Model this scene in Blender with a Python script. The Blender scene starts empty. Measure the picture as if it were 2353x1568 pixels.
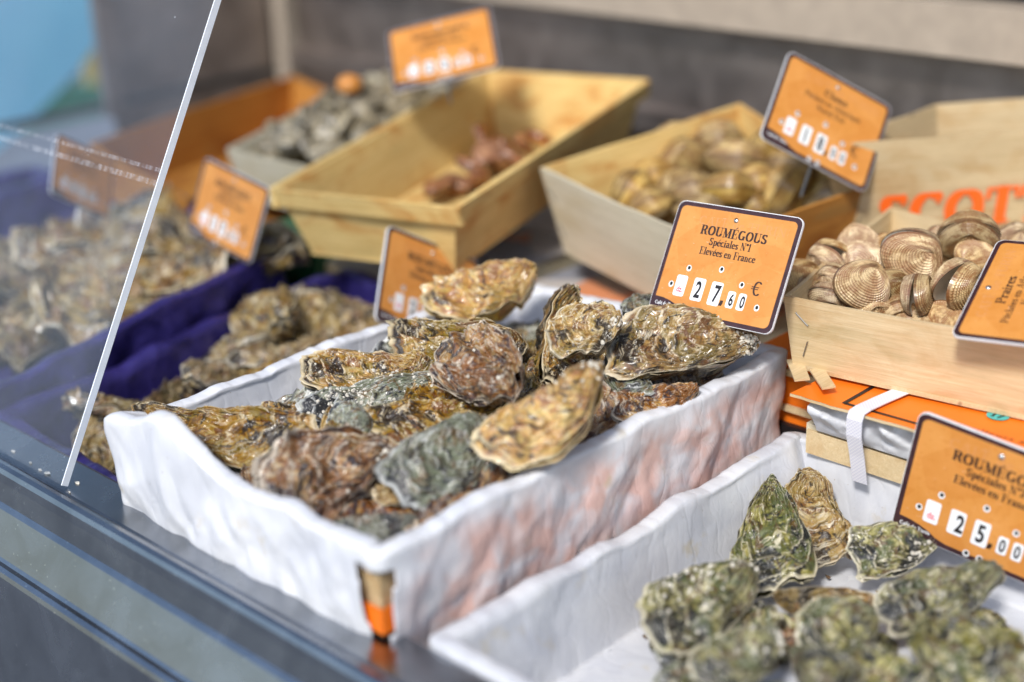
import bpy, math, random
import numpy as np
from mathutils import Vector, Matrix, Euler

# ------------------------------------------------------------------ camera, sky, sun, exposure
S = bpy.context.scene
COL = S.collection
FPX = 3476.247; CX, CY = 1176.5, 784.0           # reference pixel grid 2353 x 1568
R = np.array([[0.69114296, 0.28456017, -0.66433946],
              [-0.72211142, 0.23424384, -0.65091084],
              [-0.02960587, 0.92959955, 0.36738013]])
CAM = np.array([0., 0., .5])
cd = bpy.data.cameras.new("camera"); cam = bpy.data.objects.new("camera", cd); COL.objects.link(cam)
M = Matrix.Identity(4)
for i in range(3):
    for j in range(3): M[i][j] = R[i][j]
    M[i][3] = CAM[i]
cam.matrix_world = M
cd.sensor_width = 36; cd.sensor_fit = 'HORIZONTAL'; cd.lens = FPX / 2353 * 36
cd.clip_start = .01; cd.clip_end = 500
cd.dof.use_dof = True; cd.dof.focus_distance = 1.11; cd.dof.aperture_fstop = 1.95
S.camera = cam
W = bpy.data.worlds.new("World"); S.world = W; W.use_nodes = True
nt = W.node_tree; bg = nt.nodes["Background"]
sky = nt.nodes.new("ShaderNodeTexSky"); sky.sky_type = 'NISHITA'; sky.sun_disc = False
SUN_EL, SUN_AZ = math.radians(46), math.radians(248)
sky.sun_elevation = SUN_EL; sky.sun_rotation = SUN_AZ
sky.air_density = 1.2; sky.dust_density = 1.5; sky.ozone_density = 1.2
nt.links.new(sky.outputs[0], bg.inputs[0]); bg.inputs[1].default_value = .105
sd = bpy.data.lights.new("sun", 'SUN'); sun = bpy.data.objects.new("sun", sd); COL.objects.link(sun)
sd.energy = 2.1; sd.angle = math.radians(9); sd.color = (1, .96, .90)
# direction to the sun: azimuth measured like the sky texture (0 = +Y, clockwise towards +X)
sdir = Vector((math.sin(SUN_AZ) * math.cos(SUN_EL), math.cos(SUN_AZ) * math.cos(SUN_EL), math.sin(SUN_EL)))
sun.rotation_euler = sdir.to_track_quat('Z', 'Y').to_euler()
S.view_settings.view_transform = 'Standard'; S.view_settings.look = 'None'
S.view_settings.exposure = .82; S.view_settings.gamma = 1
S.render.engine = 'CYCLES'
S.cycles.use_denoising = True
S.cycles.max_bounces = 8; S.cycles.transparent_max_bounces = 12
S.cycles.caustics_reflective = False; S.cycles.caustics_refractive = False

# ------------------------------------------------------------------ helpers
def ray(px, py): return R @ np.array([px - CX, -(py - CY), -FPX])
def at(px, py, z=0.):
    d = ray(px, py); return CAM + d * ((z - CAM[2]) / d[2])
def atp(px, py, ax, v):
    d = ray(px, py); return CAM + d * ((v - CAM[ax]) / d[ax])
def nrm(v):
    v = np.asarray(v, float); return v / (np.linalg.norm(v) + 1e-12)
rng = np.random.RandomState(7)
_P = np.random.RandomState(3).permutation(256); _P = np.concatenate([_P, _P, _P])
_G = np.random.RandomState(4).normal(size=(256, 3)); _G /= np.linalg.norm(_G, axis=1)[:, None]
def perlin(x, y, z):
    x, y, z = np.broadcast_arrays(np.asarray(x, float), np.asarray(y, float), np.asarray(z, float))
    xi, yi, zi = np.floor(x).astype(int), np.floor(y).astype(int), np.floor(z).astype(int)
    xf, yf, zf = x - xi, y - yi, z - zi
    xi &= 255; yi &= 255; zi &= 255
    f = lambda t: t * t * t * (t * (t * 6 - 15) + 10)
    u, v, w = f(xf), f(yf), f(zf); out = 0
    for dx in (0, 1):
        for dy in (0, 1):
            for dz in (0, 1):
                h = _P[_P[_P[(xi + dx) & 255] + ((yi + dy) & 255)] + ((zi + dz) & 255)]
                g = _G[h]
                n = g[..., 0] * (xf - dx) + g[..., 1] * (yf - dy) + g[..., 2] * (zf - dz)
                out = out + n * (u if dx else 1 - u) * (v if dy else 1 - v) * (w if dz else 1 - w)
    return out * 1.6
def fbm(x, y, z, o=4, rough=.5):
    a, s, t = 1., 1., 0
    for k in range(o):
        t = t + a * perlin(x * s + 17.3 * k, y * s - 9.1 * k, z * s + 4.7 * k); a *= rough; s *= 2.07
    return t
def hash2(i, j, seed): return _P[_P[(i + seed * 37) & 255] + (j & 255)] / 255. - .5
def crumple(u, v, seed):
    """piecewise linear interpolation over a warped triangular lattice: flat facets and sharp creases"""
    u = u + .35 * perlin(u * .6, v * .6, seed + .5); v = v + .35 * perlin(u * .6, v * .6, seed + 9.5)
    s = (u + v) * .36602540378; i = np.floor(u + s).astype(int); j = np.floor(v + s).astype(int)
    t = (i + j) * .2113248654; x0 = u - (i - t); y0 = v - (j - t)
    g = x0 > y0
    # barycentric in skewed space
    X = (u + s) - i; Y = (v + s) - j
    h00 = hash2(i, j, seed); h11 = hash2(i + 1, j + 1, seed)
    hm = np.where(g, hash2(i + 1, j, seed), hash2(i, j + 1, seed))
    a = np.maximum(X, Y); b = np.minimum(X, Y)
    return h00 * (1 - a) + hm * (a - b) + h11 * b

def tag(o, label=None, cat=None, group=None, kind=None):
    if label: o['label'] = label
    if cat: o['category'] = cat
    if group: o['group'] = group
    if kind: o['kind'] = kind
    return o
def empty(name, loc, label, cat, group=None, rot=None):
    o = bpy.data.objects.new(name, None); COL.objects.link(o); o.empty_display_size = .02
    o.location = tuple(loc)
    if rot is not None: o.rotation_euler = Matrix(rot).to_euler() if not isinstance(rot, Euler) else rot
    return tag(o, label, cat, group)
def mesh_obj(name, V, F, mat, parent=None, smooth=True, attrs=None, inv=False):
    """V are world coordinates when parent is None or inv; local to the parent otherwise"""
    me = bpy.data.meshes.new(name)
    V = np.asarray(V, float)
    me.from_pydata(V.tolist(), [], F if isinstance(F, list) else F.tolist())
    if smooth: me.polygons.foreach_set('use_smooth', np.ones(len(me.polygons), bool))
    if attrs:
        for k, a in attrs.items():
            a = np.asarray(a, float)
            if a.ndim == 1:
                at_ = me.attributes.new(k, 'FLOAT', 'POINT'); at_.data.foreach_set('value', a)
            else:
                at_ = me.attributes.new(k, 'FLOAT_VECTOR', 'POINT'); at_.data.foreach_set('vector', a.ravel())
    if mat is not None: me.materials.append(mat)
    me.update()
    o = bpy.data.objects.new(name, me); COL.objects.link(o)
    if parent is not None:
        o.parent = parent
        if inv: o.matrix_parent_inverse = Matrix.LocRotScale(parent.location, parent.rotation_euler, parent.scale).inverted()
    return o
class MB:
    def __init__(s): s.V = []; s.F = []; s.A = []
    def add(s, V, F, A=None):
        n = len(s.V); s.V += [tuple(map(float, v)) for v in V]; s.F += [[i + n for i in f] for f in F]
        s.A += [tuple(map(float, a)) for a in (A if A is not None else V)]
        return s
    def hexa(s, P, A=None):
        """8 points: bottom loop 0-3, top loop 4-7"""
        return s.add(P, [[3, 2, 1, 0], [4, 5, 6, 7], [0, 1, 5, 4], [1, 2, 6, 5], [2, 3, 7, 6], [3, 0, 4, 7]], A)
    def box(s, c, h, ax=None):
        c = np.array(c, float); B = np.eye(3) if ax is None else np.array(ax)
        P = [c + B[0] * sx * h[0] + B[1] * sy * h[1] + B[2] * sz * h[2] for sz in (-1, 1) for sx, sy in ((-1, -1), (1, -1), (1, 1), (-1, 1))]
        return s.hexa(P)
    def tube(s, pts, r, n=8, cap=True):
        pts = [np.array(p, float) for p in pts]; rs = r if hasattr(r, '__len__') else [r] * len(pts)
        base = []; V = []
        up = np.array([0, 0, 1.])
        for i, p in enumerate(pts):
            d = nrm(pts[min(i + 1, len(pts) - 1)] - pts[max(i - 1, 0)])
            if abs(d @ up) > .95: up = np.array([1., 0, 0])
            a = nrm(np.cross(d, up)); b = np.cross(a, d); up = b
            for k in range(n):
                t = 2 * math.pi * k / n; V.append(p + rs[i] * (a * math.cos(t) + b * math.sin(t)))
        F = [[i * n + k, i * n + (k + 1) % n, (i + 1) * n + (k + 1) % n, (i + 1) * n + k] for i in range(len(pts) - 1) for k in range(n)]
        if cap: F += [list(range(n))[::-1], [(len(pts) - 1) * n + k for k in range(n)]]
        return s.add(V, F)
    def grid(s, P, nu, nv, A=None, close_u=False):
        F = []
        for i in range(nu - (0 if close_u else 1)):
            for j in range(nv - 1):
                a, b = i * nv + j, ((i + 1) % nu) * nv + j; F.append([a, b, b + 1, a + 1])
        return s.add(P, F, A)
    def build(s, name, mat, parent=None, smooth=False, inv=False):
        return mesh_obj(name, s.V, s.F, mat, parent, smooth, {'gr': np.array(s.A)}, inv)
def grid_faces(nu, nv, cu=False, cv=False):
    I = np.arange(nu if cu else nu - 1); J = np.arange(nv if cv else nv - 1)
    i, j = np.meshgrid(I, J, indexing='ij'); i2 = (i + 1) % nu; j2 = (j + 1) % nv
    return np.stack([i * nv + j, i2 * nv + j, i2 * nv + j2, i * nv + j2], -1).reshape(-1, 4)

# ------------------------------------------------------------------ materials
class NT:
    def __init__(s, name, rough=.6, spec=.5, metal=0.):
        s.m = bpy.data.materials.new(name); s.m.use_nodes = True; s.t = s.m.node_tree
        s.b = s.t.nodes['Principled BSDF']; s.set('Roughness', rough); s.set('Specular IOR Level', spec); s.set('Metallic', metal)
    def set(s, k, v):
        if hasattr(v, 'is_linked') or isinstance(v, bpy.types.NodeSocket): s.t.links.new(v, s.b.inputs[k])
        else: s.b.inputs[k].default_value = v
    def n(s, typ, **kw):
        x = s.t.nodes.new(typ)
        for k, v in kw.items(): setattr(x, k, v)
        return x
    def lk(s, a, b): s.t.links.new(a, b)
    def put(s, node, k, v):
        if isinstance(v, bpy.types.NodeSocket): s.lk(v, node.inputs[k])
        else: node.inputs[k].default_value = v
    def attr(s, name, out='Vector'): return s.n('ShaderNodeAttribute', attribute_name=name).outputs[out]
    def obj(s): return s.n('ShaderNodeTexCoord').outputs['Object']
    def mapv(s, v, scale=(1, 1, 1), loc=(0, 0, 0)):
        x = s.n('ShaderNodeMapping'); s.lk(v, x.inputs[0]); x.inputs['Scale'].default_value = scale; s.put(x, 'Location', loc); return x.outputs[0]
    def noise(s, v, scale, detail=4, rough=.55, dist=0.):
        x = s.n('ShaderNodeTexNoise'); s.lk(v, x.inputs['Vector']); x.inputs['Scale'].default_value = scale
        x.inputs['Detail'].default_value = detail; x.inputs['Roughness'].default_value = rough; x.inputs['Distortion'].default_value = dist
        return x.outputs['Fac']
    def voro(s, v, scale, feature='F1', out='Distance', rand=1.):
        x = s.n('ShaderNodeTexVoronoi', feature=feature); s.lk(v, x.inputs['Vector']); x.inputs['Scale'].default_value = scale
        x.inputs['Randomness'].default_value = rand; return x.outputs[out]
    def ramp(s, f, stops, interp='LINEAR'):
        x = s.n('ShaderNodeValToRGB'); s.lk(f, x.inputs[0]); e = x.color_ramp; e.interpolation = interp
        while len(e.elements) < len(stops): e.elements.new(.5)
        for q, (p, c) in zip(e.elements, stops):
            q.position = p; q.color = (c, c, c, 1) if not hasattr(c, '__len__') else (*c, 1)
        return x.outputs[0]
    def mix(s, f, a, b, mode='MIX'):
        x = s.n('ShaderNodeMix', data_type='RGBA', blend_type=mode)
        for k, v in ((0, f), (6, a), (7, b)):
            if isinstance(v, bpy.types.NodeSocket): s.lk(v, x.inputs[k])
            elif k == 0: x.inputs[0].default_value = v
            else: x.inputs[k].default_value = (*v, 1)
        return x.outputs[2]
    def math(s, op, a, b=0.):
        x = s.n('ShaderNodeMath', operation=op)
        for k, v in ((0, a), (1, b)):
            if isinstance(v, bpy.types.NodeSocket): s.lk(v, x.inputs[k])
            else: x.inputs[k].default_value = v
        return x.outputs[0]
    def bump(s, h, strength=.3, dist=.001):
        x = s.n('ShaderNodeBump'); s.lk(h, x.inputs['Height']); x.inputs['Strength'].default_value = strength; x.inputs['Distance'].default_value = dist
        s.lk(x.outputs[0], s.b.inputs['Normal']); return x
    def rand(s): return s.n('ShaderNodeObjectInfo').outputs['Random']
def plain(name, c, rough=.6, metal=0., spec=.5, var=.12, scale=60):
    t = NT(name, rough, spec, metal)
    f = t.noise(t.obj(), scale, 4)
    t.set('Base Color', t.mix(t.ramp(f, [(.3, 0.), (.7, 1.)]), tuple(x * (1 - var) for x in c), tuple(min(1, x * (1 + var)) for x in c)))
    t.bump(f, .1, .0005); return t.m

def wood_mat(name, light, dark, stain=(.36, .17, .05), stain_amt=.5, green=.2):
    t = NT(name, .62, .35)
    g = t.attr('gr')
    r = t.rand(); shift = t.n('ShaderNodeCombineXYZ'); t.lk(t.math('MULTIPLY', r, 40.), shift.inputs[0]); t.lk(t.math('MULTIPLY', r, 23.), shift.inputs[1])
    v = t.mapv(g, (1, 1, 1), shift.outputs[0])
    grain = t.noise(t.mapv(v, (14, 420, 420)), 1, 6, .6, .6)
    fine = t.noise(t.mapv(v, (60, 1800, 1800)), 1, 3, .6)
    broad = t.noise(t.mapv(v, (6, 45, 45)), 1, 4, .6, 1.2)
    st = t.noise(t.mapv(v, (14, 22, 22)), 1, 5, .62, .6)
    c = t.mix(t.ramp(grain, [(.3, 0.), (.72, 1.)]), dark, light)
    c = t.mix(t.ramp(broad, [(.35, 0.), (.75, .55)]), c, tuple(x * .8 for x in dark))
    c = t.mix(t.ramp(fine, [(.42, .22), (.55, 0.)]), c, tuple(x * .6 for x in dark))
    c = t.mix(t.ramp(st, [(.50, 0.), (.66, stain_amt)]), c, stain)
    gs = t.noise(t.mapv(v, (9, 30, 30), (5, 5, 5)), 1, 3, .5)
    c = t.mix(t.ramp(gs, [(.62, 0.), (.7, green)]), c, (.22, .23, .10))
    knot = t.ramp(t.voro(t.mapv(v, (9, 26, 26), (3, 1, 0)), 1), [(.03, .7), (.07, 0.)])
    c = t.mix(knot, c, (.10, .05, .02))
    t.set('Base Color', c)
    t.bump(t.math('ADD', grain, t.math('MULTIPLY', fine, .6)), .5, .0006)
    return t.m
M_WOOD = wood_mat("pale poplar wood", (.74, .60, .38), (.60, .45, .25), (.44, .24, .08))
M_WOODY = wood_mat("yellow poplar wood", (.84, .64, .29), (.66, .44, .15), (.50, .21, .04), .85)
M_WOODO = wood_mat("wet orange wood", (.62, .31, .07), (.42, .17, .03), (.26, .08, .015), .8)
M_WOODW = wood_mat("whitened wood", (.70, .66, .53), (.58, .52, .38), (.42, .32, .14), .3)

def paper_mat(name, pink=.5, k_=1.):
    t = NT(name, .42, .45)
    g = t.attr('gr')
    f = t.noise(g, 22, 4, .55, .5)
    c = t.mix(t.ramp(f, [(.38, 0.), (.62, 1.)]), tuple(x * k_ for x in (.62, .64, .70)), tuple(x * k_ for x in (.72, .735, .775)))
    p = t.ramp(t.attr('pink', 'Fac'), [(.0, 0.), (1., 1.)])
    f2 = t.noise(g, 34, 3, .5, .4)
    c = t.mix(t.math('MULTIPLY', t.math('MULTIPLY', p, t.ramp(f2, [(.36, .15), (.6, 1.)])), pink), c, (.72, .33, .22))
    y = t.noise(t.mapv(g, (1, 1, 1), (4, 2, 1)), 26, 5, .6)
    c = t.mix(t.ramp(y, [(.61, 0.), (.72, .5)]), c, (.52, .42, .22))
    sp = t.noise(g, 420, 2, .5)
    c = t.mix(t.ramp(sp, [(.735, 0.), (.76, .75)]), c, (.25, .18, .08))
    t.set('Base Color', c)
    t.set('Subsurface Weight', .0); t.b.inputs['Subsurface Radius'].default_value = (.004, .0035, .003); t.b.inputs['Subsurface Scale'].default_value = 1.
    w = t.noise(g, 75, 5, .6, .8); fi = t.noise(g, 900, 3, .6)
    dv = t.n('ShaderNodeVectorMath', operation='ADD'); dn = t.n('ShaderNodeTexNoise'); dn.inputs['Scale'].default_value = 30; t.lk(g, dn.inputs['Vector']); ds = t.n('ShaderNodeVectorMath', operation='SCALE'); t.lk(dn.outputs['Color'], ds.inputs[0]); ds.inputs['Scale'].default_value = .03; t.lk(g, dv.inputs[0]); t.lk(ds.outputs[0], dv.inputs[1])
    e1_ = t.ramp(t.voro(t.mapv(dv.outputs[0], (1.1, .42, 1)), 36, 'DISTANCE_TO_EDGE'), [(0., 0.), (.07, .6), (.3, 1.)]); e2_ = t.ramp(t.voro(t.mapv(dv.outputs[0], (1.3, .4, 1), (.3, .7, .2)), 80, 'DISTANCE_TO_EDGE'), [(0., 0.), (.06, .6), (.3, 1.)])
    crz = t.math('ADD', t.math('MULTIPLY', e1_, 1.1), t.math('MULTIPLY', e2_, .35))
    t.bump(t.math('ADD', t.math('ADD', t.math('MULTIPLY', w, .6), t.math('MULTIPLY', crz, .5)), t.math('MULTIPLY', fi, .05)), .3, .0016)
    return t.m
M_PAPER = paper_mat("greaseproof paper", .62)
M_PAPER2 = paper_mat("creased white paper", .12, .86)

def plastic_mat(name, a, b):
    t = NT(name, .33, .5)
    f = t.noise(t.attr('gr'), 30, 4, .6, 1.)
    t.set('Base Color', t.mix(t.ramp(f, [(.35, 0.), (.65, 1.)]), a, b))
    t.bump(t.noise(t.attr('gr'), 60, 4, .6, 1.), .5, .003)
    return t.m
M_PURPLE = plastic_mat("violet plastic film", (.016, .012, .075), (.040, .030, .16))

def steel_mat(name, base=.42, rough=.24, tint=(1, 1, 1)):
    t = NT(name, rough, .5, 1.)
    o = t.obj()
    sc = t.noise(t.mapv(o, (900, 14, 900)), 1, 4, .6, .3)
    sm = t.noise(o, 18, 5, .6, .6)
    c = t.mix(t.ramp(sm, [(.35, 0.), (.7, 1.)]), tuple(base * .82 * x for x in tint), tuple(base * 1.15 * x for x in tint))
    dots = t.ramp(t.noise(o, 330, 2, .5), [(.70, 0.), (.74, .6)])
    c = t.mix(dots, c, (.75, .75, .72))
    t.set('Base Color', c)
    scr = t.voro(t.mapv(o, (30, 6, 30)), 4, 'DISTANCE_TO_EDGE')
    t.set('Roughness', t.math('ADD', t.math('MULTIPLY', sm, .22), rough - .1))
    x = t.math('ADD', t.math('MULTIPLY', sc, .6), t.math('MULTIPLY', sm, .8))
    t.bump(x, .12, .0004)
    return t.m
M_STEEL = steel_mat("worn stainless steel", .37, .25, (.93, .98, 1.06))
M_BACK = steel_mat("dull grey steel", .36, .5, (1.08, .94, .86))
M_RAIL = plain("cream painted rail", (.40, .335, .27), .5, 0, .4, .1, 40)
M_DKSEAM = plain("dark seam", (.03, .03, .03), .6)
M_BLUE = plain("blue tarpaulin", (.26, .68, 1.0), .6, 0, .3, .06, 8)  # colour of reflected sky, for the sheet behind the screen
M_GREEN = plain("dark green plastic", (.012, .085, .035), .45)
M_TEALG = plain("teal green plastic", (.02, .22, .13), .5)
M_YEL = plain("yellow card", (.55, .42, .08), .6)
M_TEAL = plain("teal sticker", (.07, .47, .45), .5, var=.05)
M_INK = plain("black ink", (.012, .009, .010), .5, var=.05)
M_INKB = plain("dark brown ink", (.035, .016, .012), .5, var=.1)
M_INKO = plain("brown ink on orange", (.17, .045, .008), .6, var=.1)
M_RED = plain("pink red ink", (.75, .05, .09), .5, var=.05)
M_TILE = plain("white plastic tile", (.78, .80, .82), .35, var=.04)
M_WHITE = plain("white plastic core", (.76, .77, .80), .45, var=.08)
M_STEELP = plain("staple wire", (.30, .30, .29), .35, .9)
M_RIVET = plain("bright rivet", (.72, .72, .72), .22, 1.)
M_HOLE = plain("dark hole", (.01, .012, .01), .7)
M_WATERM = plain("faded watermark print", (.60, .265, .09), .5, var=.1)
def scuffed(name, c, c2, c3):
    t = NT(name, .38, .5)
    o = t.obj()
    f = t.noise(o, 30, 5, .62, .3)
    vb = t.voro(t.mapv(o, (30, 38, 1)), 1, 'F1', 'Color', .6)
    base = t.mix(t.ramp(f, [(.35, 0.), (.65, 1.)]), c, c2)
    base = t.mix(t.math('MULTIPLY', t.ramp(vb, [(.5, 0.), (.52, 1.)], 'LINEAR'), .28), base, c3)
    rough_n = t.noise(o, 260, 6, .7)
    base = t.mix(t.ramp(rough_n, [(.55, 0.), (.62, .35)]), base, c3)
    s1 = t.noise(t.mapv(o, (60, 900, 100)), 1, 2, .5, 2.5); s2 = t.noise(t.mapv(o, (1100, 70, 100), (3, 3, 3)), 1, 2, .5, 2.2)
    sc = t.math('MAXIMUM', t.ramp(s1, [(.735, 0.), (.76, .7)]), t.ramp(s2, [(.745, 0.), (.77, .6)]))
    base = t.mix(sc, base, (.85, .72, .6))
    t.set('Base Color', base); t.set('Roughness', t.math('ADD', t.math('MULTIPLY', f, .3), .22))
    t.bump(rough_n, .06, .0004); return t.m
M_ORANGE = scuffed("scuffed orange print", (.58, .24, .050), (.65, .29, .075), (.50, .17, .022))
M_FRAME = plain("chipped dark brown border", (.045, .018, .022), .4, var=.3, scale=200)
M_LID = plain("printed orange lid", (.86, .19, .012), .42, var=.06, scale=25)
M_SCOTT = plain("fluorescent orange stencil ink", (1.0, .15, .012), .55, var=.05)
M_STRAP = NT("woven white strap", .4); _t = M_STRAP
_w = _t.n('ShaderNodeTexChecker'); _t.lk(_t.mapv(_t.attr('gr'), (1, 1, 1)), _w.inputs[0]); _w.inputs['Scale'].default_value = 700
_t.set('Base Color', _t.mix(_w.outputs['Fac'], (.62, .62, .74), (.80, .80, .84))); _t.bump(_w.outputs['Fac'], .3, .0003); M_STRAP = _t.m
def print_mat():
    t = NT("printed cardboard lid", .5)
    o = t.obj(); v = t.voro(t.mapv(o, (9, 14, 5)), 1.0, 'F1', 'Color')
    f = t.ramp(v, [(0., (.50, .47, .45)), (.3, (.42, .36, .28)), (.48, (.22, .24, .30)), (.62, (.72, .24, .07)), (.72, (.50, .48, .47)), (.9, (.10, .08, .09))], 'CONSTANT')
    n = t.noise(o, 60, 4)
    t.set('Base Color', t.mix(t.math('MULTIPLY', n, .4), f, (.45, .42, .4))); return t.m
M_PRINT = print_mat()

def glass_mat():
    m = bpy.data.materials.new("scratched clear acrylic"); m.use_nodes = True; t = m.node_tree
    for x in list(t.nodes): t.nodes.remove(x)
    N = lambda k: t.nodes.new('ShaderNode' + k)
    out = N('OutputMaterial'); tr = N('BsdfTransparent'); gl = N('BsdfGlossy'); df = N('BsdfDiffuse')
    tr.inputs[0].default_value = (.93, .95, .98, 1); gl.inputs['Roughness'].default_value = .04; df.inputs[0].default_value = (.75, .8, .9, 1)
    lw = N('LayerWeight'); lw.inputs[0].default_value = .5; pw = N('Math'); pw.operation = 'POWER'; pw.inputs[1].default_value = 4; t.links.new(lw.outputs['Facing'], pw.inputs[0])
    fr = N('Math'); fr.operation = 'MULTIPLY_ADD'; fr.inputs[1].default_value = .22; fr.inputs[2].default_value = .02; t.links.new(pw.outputs[0], fr.inputs[0])
    tc = N('TexCoord'); 
    def noise(scale, vec, detail=2, dist=0.):
        mp = N('Mapping'); mp.inputs['Scale'].default_value = vec; t.links.new(tc.outputs['Object'], mp.inputs[0])
        n = N('TexNoise'); n.inputs['Scale'].default_value = scale; n.inputs['Detail'].default_value = detail; n.inputs['Distortion'].default_value = dist
        t.links.new(mp.outputs[0], n.inputs['Vector']); return n.outputs['Fac']
    def ramp(f, a, b, v0, v1):
        r = N('MapRange'); r.inputs[1].default_value = a; r.inputs[2].default_value = b; r.inputs[3].default_value = v0; r.inputs[4].default_value = v1
        t.links.new(f, r.inputs[0]); return r.outputs[0]
    haze = ramp(noise(6, (1, 1, 1), 5), .3, .75, .012, .045)
    s1 = ramp(noise(1, (900, 900, 26), 3, 1.5), .68, .78, 0., .22)
    s2 = ramp(noise(260, (1, 1, 1), 1), .83, .86, 0., .6)
    a1 = N('Math'); a1.operation = 'MAXIMUM'; t.links.new(s1, a1.inputs[0]); t.links.new(s2, a1.inputs[1])
    a2 = N('Math'); a2.operation = 'ADD'; a2.use_clamp = True; t.links.new(a1.outputs[0], a2.inputs[0]); t.links.new(haze, a2.inputs[1])
    m1 = N('MixShader'); t.links.new(a2.outputs[0], m1.inputs[0]); t.links.new(tr.outputs[0], m1.inputs[1]); t.links.new(df.outputs[0], m1.inputs[2])
    m2 = N('MixShader'); t.links.new(fr.outputs[0], m2.inputs[0]); t.links.new(m1.outputs[0], m2.inputs[1]); t.links.new(gl.outputs[0], m2.inputs[2])
    t.links.new(m2.outputs[0], out.inputs[0]); return m
M_GLASS = glass_mat()
M_EDGE = plain("frosted acrylic edge", (.80, .85, .93), .5, var=.06, scale=90)

def oyster_mat(name, ramp_cols, patch, patch2, pale=(.62, .56, .45), rough_=0., dark=(.022, .014, .010), darkamt=.75):
    t = NT(name, .5, .55)
    g = t.attr('grow'); o = t.obj(); lam = t.attr('lam', 'Fac')
    r = t.rand(); sh = t.n('ShaderNodeCombineXYZ'); t.lk(t.math('MULTIPLY', r, 31.), sh.inputs[0]); t.lk(t.math('MULTIPLY', r, 17.), sh.inputs[2])
    gv = t.mapv(g, (1, 1, 1), sh.outputs[0])
    n1 = t.noise(t.mapv(gv, (7, 2.4, 2.4)), 1, 6, .62, .7)
    n4 = t.noise(t.mapv(gv, (19, 1.5, 1.5), (2, 2, 2)), 1, 4, .55, .35)
    n5 = t.noise(t.mapv(gv, (60, 3, 3), (5, 2, 1)), 1, 3, .55, .3)
    c = t.ramp(n1, ramp_cols)
    n2 = t.noise(t.mapv(o, (1, 1, 1), sh.outputs[0]), 38, 5, .62, .6)
    c = t.mix(t.ramp(n2, [(.50, 0.), (.56, .85)]), c, patch)
    n3 = t.noise(t.mapv(o, (1, 1, 1), (7, 3, 1)), 62, 6, .68, .9)
    c = t.mix(t.ramp(n3, [(.53, 0.), (.58, .85)]), c, patch2)
    n6 = t.noise(t.mapv(o, (1, 1, 1), (1, 9, 4)), 34, 6, .66, .5)
    c = t.mix(t.ramp(n6, [(.60 - .1 * darkamt, 0.), (.64 - .1 * darkamt, .95)]), c, dark)
    n7 = t.noise(t.mapv(o, (1, 1, 1), (4, 2, 8)), 80, 5, .66, .4)
    c = t.mix(t.ramp(n7, [(.60, 0.), (.65, .8)]), c, pale)
    c = t.mix(t.ramp(n4, [(.61, 0.), (.66, .7)]), c, pale)
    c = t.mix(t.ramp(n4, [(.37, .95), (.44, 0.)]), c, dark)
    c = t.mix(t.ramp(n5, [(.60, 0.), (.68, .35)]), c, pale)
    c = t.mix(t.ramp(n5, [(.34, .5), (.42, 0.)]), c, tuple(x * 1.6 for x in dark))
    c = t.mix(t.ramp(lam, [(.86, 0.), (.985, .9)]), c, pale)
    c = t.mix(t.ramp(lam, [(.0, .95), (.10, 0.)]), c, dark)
    gr = t.noise(o, 620, 3, .6); gm = t.noise(o, 45, 3, .5)
    grit = t.math('MULTIPLY', t.ramp(gr, [(.60, 0.), (.65, 1.)]), t.ramp(gm, [(.48, .03), (.60, .9)]))
    c = t.mix(grit, c, (.74, .71, .64))
    sx = t.n('ShaderNodeSeparateXYZ'); t.lk(g, sx.inputs[0]); c = t.mix(t.ramp(sx.outputs[0], [(.955, 0.), (.985, .85)]), c, pale)
    hs = t.n('ShaderNodeHueSaturation'); t.lk(c, hs.inputs['Color']); rv = t.math('FRACT', t.math('MULTIPLY', t.rand(), 7.31)); t.lk(t.math('ADD', t.math('MULTIPLY', rv, .30), .60), hs.inputs['Value']); t.lk(t.math('ADD', t.math('MULTIPLY', t.rand(), .3), .84), hs.inputs['Saturation']); c = hs.outputs[0]
    t.set('Base Color', c)
    t.set('Roughness', t.ramp(n3, [(.3, .24), (.7, .5)])); t.set('Coat Weight', .35); t.set('Coat Roughness', .12)
    fine = t.noise(o, 420, 4, .65); med = t.noise(o, 120, 5, .65, .5)
    h = t.math('ADD', t.math('MULTIPLY', n4, .9), t.math('ADD', t.math('MULTIPLY', n1, .5), t.math('MULTIPLY', n5, .22)))
    h = t.math('ADD', h, t.math('ADD', t.math('MULTIPLY', fine, .14 + rough_ * .2), t.math('MULTIPLY', med, .55 + rough_)))
    t.bump(h, .8, .0026)
    return t.m
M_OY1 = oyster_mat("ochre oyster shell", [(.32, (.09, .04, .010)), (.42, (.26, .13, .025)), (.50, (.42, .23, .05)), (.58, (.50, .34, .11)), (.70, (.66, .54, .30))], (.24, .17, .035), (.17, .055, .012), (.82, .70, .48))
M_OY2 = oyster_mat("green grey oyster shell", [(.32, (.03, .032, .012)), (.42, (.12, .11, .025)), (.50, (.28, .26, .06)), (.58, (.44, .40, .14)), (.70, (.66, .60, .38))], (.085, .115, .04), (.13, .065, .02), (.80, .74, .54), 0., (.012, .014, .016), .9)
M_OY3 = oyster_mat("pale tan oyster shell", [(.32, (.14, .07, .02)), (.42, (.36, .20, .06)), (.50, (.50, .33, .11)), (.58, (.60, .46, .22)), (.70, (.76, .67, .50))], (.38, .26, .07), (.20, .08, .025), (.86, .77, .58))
M_OYY = oyster_mat("yellow ochre oyster shell", [(.32, (.30, .09, .010)), (.42, (.62, .26, .015)), (.50, (.80, .42, .03)), (.58, (.84, .54, .08)), (.70, (.86, .68, .28))], (.66, .38, .03), (.36, .10, .010), (.88, .72, .40), .25, (.06, .03, .015), .1)
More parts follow.
